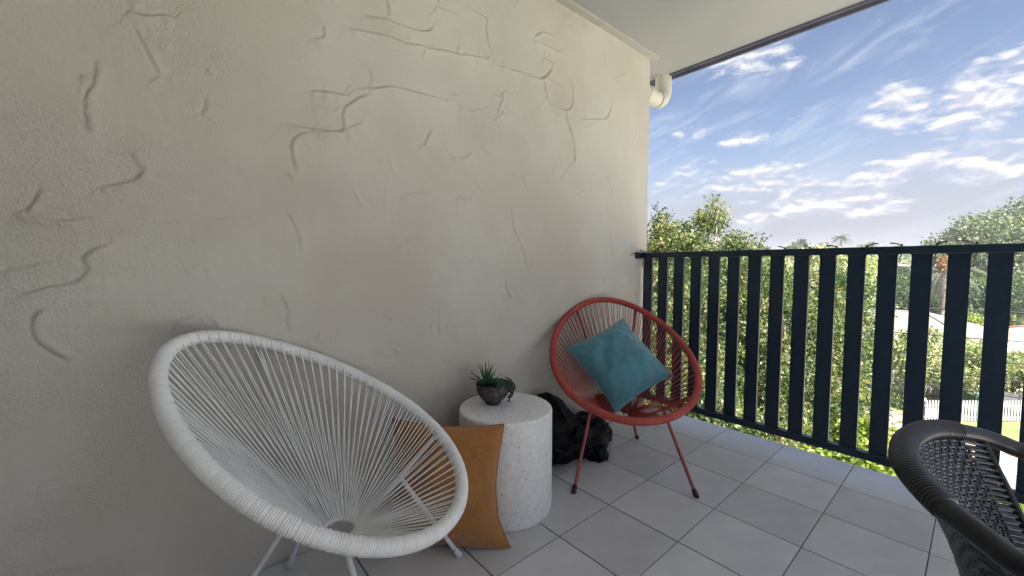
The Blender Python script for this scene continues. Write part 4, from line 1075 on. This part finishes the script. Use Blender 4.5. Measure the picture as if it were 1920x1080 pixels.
# palms
def palm(name, label, px, py, t, flen, nf, m_, trunk_r, seed, dead=False, droop=1.0):
    c = at(px, py, t); base = (c[0], c[1], GZ); root = empty(name, base, label, 'palm tree')
    H = c[2]-GZ
    MB().tube([(0, 0, -.2), (.05, .03, H*.4), (-.04, 0, H*.75), (0, 0, H)], [trunk_r*1.2, trunk_r, trunk_r*.9, trunk_r*.8], 12).build('trunk', M['trunk'], root, True)
    r_ = np.random.RandomState(seed)
    for i in range(nf):
        az = i*2.39996; el = r_.uniform(-.2, 1.1) if not dead else r_.uniform(-1.1, .6); d = np.array([cos(az)*cos(el), sin(az)*cos(el), sin(el)]); p = np.array([0, 0, H]); st = [p]; 
        for k in range(9): p = p+d*flen/9; d = d+np.array([0, 0, -.20*droop]); d /= np.linalg.norm(d); st.append(p)
        st = np.array(st); mb = MB().tube(st, np.linspace(.03, .006, 10)*flen/2, 5)
        for k in range(1, 10):
            tdir = st[k]-st[k-1]; tdir /= np.linalg.norm(tdir); side = np.cross(tdir, [0, 0, 1.]); side /= np.linalg.norm(side)+1e-9
            for f_ in (0, .5):
                q = st[k-1]*(1-f_)+st[k]*f_; ll = flen*.28*(sin(pi*(k+f_)/10.5)**.6+.1)
                for s_ in (-1, 1):
                    tip = q+side*s_*ll*.8+tdir*ll*.45+np.array([0, 0, -ll*.45*droop]); wv = tdir*flen*.012
                    mb.add([q-wv, q+wv, tip], [(0, 1, 2)])
        mb.build('frond', m_, root)
    return root, H
palm('palm_tree', 'small palm standing against the sky above the rail', 1579, 446, 62, 1.75, 15, M['far'], .16, 3, False, 1.1)
root, H = palm('palm_tree', 'half dead palm with grey fronds and an orange husk behind the slats', 1772, 508, 27, 2.2, 20, M['dry'], .17, 4, True, .9)
P_ = np.random.RandomState(9).normal(size=(700, 3))*np.array([.17, .17, .42])+np.array([.0, 0, H+.05])
leafmesh('orange_husk', P_, .22, M['rust'], root, 9, .3, None, 1.5, kind='stuff')

# ------------------------------------------------------------------ buildings
def window(parent, c, ax, w_, h, n_, frame, cols=2, rows=2):
    "c centre, ax unit vector along the wall, n_ outward normal"
    c = np.array(c, float); ax = np.array(ax, float); n_ = np.array(n_, float); z = np.array([0, 0, 1.])
    f = MB(); t = .05
    for s in (-1, 1):
        f.obox(c+ax*s*(w_/2)+n_*.02, ax*t/2, n_*.03, z*(h/2+t/2)); f.obox(c+z*s*h/2+n_*.024, ax*(w_/2-t/2), n_*.03, z*t/2)
    fr_ = f.build('window', frame, parent)
    MB().obox(c+n_*.004, ax*(w_/2-.02), n_*.006, z*(h/2-.02)).build('pane', M['glass'], fr_)
    g = MB()
    for i in range(1, cols): g.obox(c+ax*(-w_/2+w_*i/cols)+n_*.022, ax*.014, n_*.010, z*(h/2-.03))
    for i in range(1, rows): g.obox(c+z*(-h/2+h*i/rows)+n_*.018, ax*(w_/2-.03), n_*.009, z*.014)
    g.build('glazing_bar', frame, fr_)
def house(name, label, cx, cy, wx, wy, rot, zw, zr, ridge, mw, mr, hip=True, wins=()):
    root = empty(name, (cx, cy, GZ), label, 'house'); root.rotation_euler = (0, 0, rot)
    H = zw-GZ; R_ = zr-GZ
    MB().box(-wx, -wy, 0, wx, wy, H).build('wall', mw, root)
    e = .45; zb = H+.003
    v = [(-wx-e, -wy-e, zb), (wx+e, -wy-e, zb), (wx+e, wy+e, zb), (-wx-e, wy+e, zb), (0, -ridge, R_), (0, ridge, R_)]
    rf_ = MB().add(v, [(0, 1, 4), (1, 2, 5, 4), (2, 3, 5), (3, 0, 4, 5), (3, 2, 1, 0)]).build('roof', mr, root)
    cap = MB()
    for a, b_ in ((4, 5), (0, 4), (1, 4), (2, 5), (3, 5)): cap.tube([v[a], v[b_]], .07, 6)
    cap.build('ridge_cap', mr, rf_)
    gt = MB()
    for a, b_ in ((0, 1), (1, 2), (2, 3), (3, 0)): gt.tube([v[a], v[b_]], .075, 6)
    gt.build('gutter', M['board_white'], root)
    for c, ax, w_, h, n_, co, ro in wins: window(root, c, ax, w_, h, n_, M['board_white'], co, ro)
    return root
house('weatherboard_house', 'pale weatherboard house with a light iron hip roof across the street', 33.2, 4.2, 3.9, 4.7, -.10, -3.05, -1.75, 2.2, M['board'], M['roof_iron'],
      wins=[((-3.9, 2.6, 1.55), (0, 1, 0), .9, 1.3, (-1, 0, 0), 2, 2), ((-3.9, .4, 1.55), (0, 1, 0), 1.3, 1.2, (-1, 0, 0), 3, 2), ((-3.9, -2.6, 1.55), (0, 1, 0), 1.3, 1.2, (-1, 0, 0), 3, 2)])
house('cottage_wing', 'low gabled white wing with a small grid window left of the main house', 27.6, 5.0, 1.5, 1.7, -.35, -2.75, -1.95, 1.0, M['board'], M['roof_iron'],
      wins=[((-1.5, -.85, 1.75), (0, 1, 0), .55, .95, (-1, 0, 0), 3, 2)])
house('white_house', 'white house with a tan roof at the right edge of the view', 34.5, -5.3, 3.8, 4.6, .05, -3.1, -1.9, 2.6, M['board_white'], M['roof_tan'],
      wins=[((-3.8, 1.9, 1.3), (0, 1, 0), 1.0, 1.1, (-1, 0, 0), 2, 2), ((-3.8, -.5, 1.3), (0, 1, 0), 1.0, 1.1, (-1, 0, 0), 2, 2)])
def shed(name, label, px, py, t, wx, wy, rot, h, slope, mw, mr, nwin):
    c = at(px, py, t); root = empty(name, (c[0], c[1], GZ), label, 'building'); root.rotation_euler = (0, 0, rot); H = c[2]-GZ
    v = [(-wx, -wy, 0), (wx, -wy, 0), (wx, wy, 0), (-wx, wy, 0), (-wx, -wy, H), (wx, -wy, H), (wx, wy, H+slope), (-wx, wy, H+slope)]
    MB().add(v, [(3, 2, 1, 0), (4, 5, 6, 7), (0, 1, 5, 4), (1, 2, 6, 5), (2, 3, 7, 6), (3, 0, 4, 7)]).build('wall', mw, root)
    e = .5
    v = [(-wx-e, -wy-e, H+.02), (wx+e, -wy-e, H+.02), (wx+e, wy+e, H+slope+.05), (-wx-e, wy+e, H+slope+.05)]
    MB().add(v+[(x, y, z+.22) for x, y, z in v], [(3, 2, 1, 0), (4, 5, 6, 7), (0, 1, 5, 4), (1, 2, 6, 5), (2, 3, 7, 6), (3, 0, 4, 7)]).build('roof', mr, root)
    for k in range(nwin):
        y = -wy+wy*2*(k+.5)/nwin; window(root, (-wx, y, H-1.3), (0, 1, 0), 1.1, .8, (-1, 0, 0), M['board_white'], 2, 1)
shed('grey_building', 'grey blue building with a pale skillion roof, the nearer one on the rise', 1698, 508, 55, 3, 2.7, -.1, 3, 1.0, M['grey_clad'], M['roof_iron'], 3)
shed('white_building', 'white building with a pale flat roof, left one on the rise', 1640, 500, 62, 3, 3.0, .1, 3, .3, M['board_white'], M['roof_iron'], 3)
shed('long_building', 'long low brown walled building seen under the palm', 1535, 512, 70, 3, 5.0, .2, 3, .4, M['roof_tan'], M['roof_iron'], 4)

# ------------------------------------------------------------------ fences
def picket_fence(label, a0, a1, d, h, m_, pw=.075, gap=.05, z0=0.0):
    root = empty('picket_fence', tuple(sp_(a0, d)), label, 'fence')
    o0 = np.array(sp_(a0, d)); n = int((a1-a0)/(pw+gap)); me = None
    pm = MB(); u = FD; nn = FN
    c = u*pw/2
    base = [-c, c]
    for q in (0, 1):
        pass
    prof = [(-pw/2, .04), (pw/2, .04), (pw/2, h-.05), (0, h), (-pw/2, h-.05)]
    v = [u*x+nn*.0+np.array([0, 0, z]) for x, z in prof]+[u*x+nn*.02+np.array([0, 0, z]) for x, z in prof]
    pm.add(v, [(4, 3, 2, 1, 0), (5, 6, 7, 8, 9)]+[(i, (i+1) % 5, 5+(i+1) % 5, 5+i) for i in range(5)])
    me = pm.mesh('picket'); me.materials.append(m_)
    for k in range(n):
        o = bpy.data.objects.new('picket', me); COL.objects.link(o); o.parent = root; o.location = tuple(u*(k+.5)*(pw+gap))
    for z in (.22*h, .75*h):
        MB().obox(u*(a1-a0)/2-nn*.022+np.array([0, 0, z]), u*(a1-a0)/2, nn*.02, np.array([0, 0, .035])).build('rail', m_, root)
    for k in range(int((a1-a0)/2.4)+1):
        MB().obox(u*(k*2.4+.05)-nn*.09+np.array([0, 0, (h+.05)/2]), u*.045, nn*.045, np.array([0, 0, (h+.05)/2])).build('post', m_, root)
    root.location.z = GZ+z0
    return root
picket_fence('white picket fence along the verge across the street', .7, 9.5, 0, .92, M['picket'])
picket_fence('short run of taller white pickets beside the driveway', -1.9, -.4, -1.6, 1.25, M['picket'])
picket_fence('second white picket fence farther back, in front of the houses', 1.2, 10, -3.4, 1.35, M['picket'])
def sheet_fence():
    root = empty('sheet_fence', tuple(sp_(-6.2, .2)), 'beige corrugated sheet fence left of the driveway', 'fence'); u, nn = FD, FN; n = 160; L = 3.7
    v = []; 
    for k in range(n+1):
        x = L*k/n; w_ = .022*sin(2*pi*x/.12)
        v += [u*x+nn*w_+np.array([0, 0, .03]), u*x+nn*w_+np.array([0, 0, 1.45])]
    MB().add(v, [(2*k, 2*k+2, 2*k+3, 2*k+1) for k in range(n)]).build('sheet_panel', M['iron_beige'], root)
    MB().obox(u*L/2+np.array([0, 0, 1.47]), u*L/2, nn*.035, np.array([0, 0, .025])).build('top_rail', M['iron_beige'], root)
    for k in range(3): MB().obox(u*(L*k/2)+np.array([0, 0, .76])-nn*.05, u*.03, nn*.02, np.array([0, 0, .74])).build('post', M['iron_beige'], root)
sheet_fence()

# wheelie bin and parked car behind the picket fence
def bin_():
    p = sp_(3.75, -.75); root = empty('wheelie_bin', tuple(p), 'wheelie bin with a dark green lid behind the white picket fence', 'bin'); root.rotation_euler = (0, 0, .7)
    v = [(-.24, -.26, .04), (.24, -.26, .04), (.24, .24, .04), (-.24, .24, .04), (-.29, -.34, .98), (.29, -.34, .98), (.29, .36, .98), (-.29, .36, .98)]
    MB().add(v, [(3, 2, 1, 0), (4, 5, 6, 7), (0, 1, 5, 4), (1, 2, 6, 5), (2, 3, 7, 6), (3, 0, 4, 7)]).build('body', M['bin_green'], root)
    MB().add([(-.31, -.36, .99), (.31, -.36, .99), (.31, .38, .99), (-.31, .38, .99), (-.25, -.28, 1.09), (.25, -.28, 1.09), (.27, .34, 1.06), (-.27, .34, 1.06)], [(3, 2, 1, 0), (4, 5, 6, 7), (0, 1, 5, 4), (1, 2, 6, 5), (2, 3, 7, 6), (3, 0, 4, 7)]).build('lid', M['bin_green'], root)
    MB().tube([(-.3, .42, .95), (.3, .42, .95)], .018, 8).build('handle', M['bin_green'], root)
    for s in (-1, 1): MB().tube([(s*.24, .28, .1), (s*.30, .28, .1)], .1, 16).build('wheel', M['tyre'], root)
bin_()
def car():
    p = sp_(6.6, -1.5); root = empty('parked_car', tuple(p), 'grey parked car with dark windows behind the right end of the picket fence', 'car'); root.rotation_euler = (0, 0, atan2(FD[1], FD[0]))
    side = [(-2.1, .35), (-2.15, .62), (-2.0, .86), (-1.25, .95), (-.75, 1.38), (.1, 1.46), (.95, 1.40), (1.55, 1.0), (2.0, .92), (2.12, .6), (2.05, .32)]
    def sec(y, k): return [(x, y*(1 if z < .97 else .80), z) for x, z in side]
    v = sec(-.86, 0)+sec(.86, 0); n = len(side)
    f = [tuple(range(n)), tuple(range(2*n-1, n-1, -1))]+[(i+1, i, n+i, n+i+1) for i in range(n-1)]+[(0, n-1, 2*n-1, n)]
    MB().add(v, f).build('body', M['car_grey'], root)
    for s in (-1, 1):
        for x0, x1 in ((-.98, -.12), (-.04, .80)):
            y = lambda z: s*(.866 if z < .97 else .866+(z-.97)/(.40)*-.145)
            lo, hi = 1.0, 1.33
            v = [(x0-.02 if x0 > -.5 else x0-.05, y(lo)+s*.006, lo), (x1+(.30 if x1 > .5 else 0), y(lo)+s*.006, lo), (x1+(.0), y(hi)+s*.012, hi), (x0+(.22 if x0 < -.5 else 0), y(hi)+s*.012, hi)]
            v += [(a, b_-s*.02, c) for a, b_, c in v]
            MB().add(v, [(0, 1, 2, 3), (7, 6, 5, 4), (0, 1, 5, 4), (1, 2, 6, 5), (2, 3, 7, 6), (3, 0, 4, 7)]).build('side_window', M['glass'], root)
        for x in (-1.32, 1.30):
            wh = MB().tube([(x, s*.66, .32), (x, s*.88, .32)], .32, 22).build('wheel', M['tyre'], root)
            MB().tube([(x, s*.87, .32), (x, s*.89, .32)], .2, 16).build('rim', M['galv'], wh)
        MB().box(-2.165, s*.62-.14, .62, -2.08, s*.62+.14, .76).build('tail_lamp', M['lamp'], root)
    MB().add([(-1.24, -.66, .985), (-1.24, .66, .985), (-.80, .60, 1.36), (-.80, -.60, 1.36), (-1.25, -.66, .97), (-1.25, .66, .97), (-.81, .60, 1.375), (-.81, -.60, 1.375)], [(0, 1, 2, 3), (7, 6, 5, 4), (0, 1, 5, 4), (1, 2, 6, 5), (2, 3, 7, 6), (3, 0, 4, 7)]).build('windscreen', M['glass'], root)
car()

# ------------------------------------------------------------------ poles and wires
def power_pole(x, y, label):
    root = empty('power_pole', (x, y, GZ), label, 'pole', 'timber power poles')
    MB().tube([(0, 0, -.2), (0, 0, 7.6)], [.16, .12], 12).build('post', M['pole'], root, True, 50)
    for z in (5.0, 6.1): MB().box(-.05, -.9, z, .05, .9, z+.1).build('cross_arm', M['pole'], root)
    for z in (5.1, 6.2):
        for y_ in (-.8, -.3, .3, .8): MB().lathe((0, y_, z), [(.03, 0), (.045, .03), (.03, .07), (.04, .1), (.01, .13)], 8).build('insulator', M['galv'], root)
power_pole(16.5, -13, 'timber power pole beyond the right edge carrying the street wires')
power_pole(16.5, 21, 'timber power pole beyond the wall carrying the street wires')
for k, (z, lb, x) in enumerate([(-.26, 'topmost black overhead wire crossing the view', 16.5), (-1.02, 'second black overhead wire from the top', 16.5), (-1.56, 'third black overhead wire from the top', 16.3), (-2.02, 'fourth overhead wire, second from the bottom', 16.5), (-2.42, 'lowest overhead wire crossing the bushes', 16.4)]):
    pts = [(x, y, z+((y-4)/17)**2*.55-(.02*(y-1) if k == 1 or k == 2 else 0)*.6) for y in np.linspace(-13, 21, 40)]
    o = MB().tube(pts, .017, 5).build('overhead_wire', M['wire']); tag(o, lb, 'wire', 'overhead wires')
c = at(1404, 452, 95)
root = empty('distant_pole', (c[0], c[1], GZ), 'thin distant pole with a crossbar on the skyline', 'pole')
MB().tube([(0, 0, 0), (0, 0, c[2]-GZ+.3)], .09, 8).build('post', M['pole'], root); MB().box(-.06, -1.0, c[2]-GZ, .06, 1.0, c[2]-GZ+.14).build('cross_arm', M['pole'], root)

# air between the balcony and the far suburb
hzm = bpy.data.materials.new('haze_air'); hzm.use_nodes = True
t_ = hzm.node_tree; t_.nodes.clear(); ho = t_.nodes.new('ShaderNodeOutputMaterial'); hv = t_.nodes.new('ShaderNodeVolumePrincipled')
hv.inputs['Color'].default_value = (.93, .95, 1, 1); hv.inputs['Density'].default_value = .0009; hv.inputs['Anisotropy'].default_value = .2
t_.links.new(hv.outputs[0], ho.inputs['Volume'])
tag(MB().box(-60, -700, GZ-1.2, 700, 700, 14).build('haze', hzm), kind='stuff')
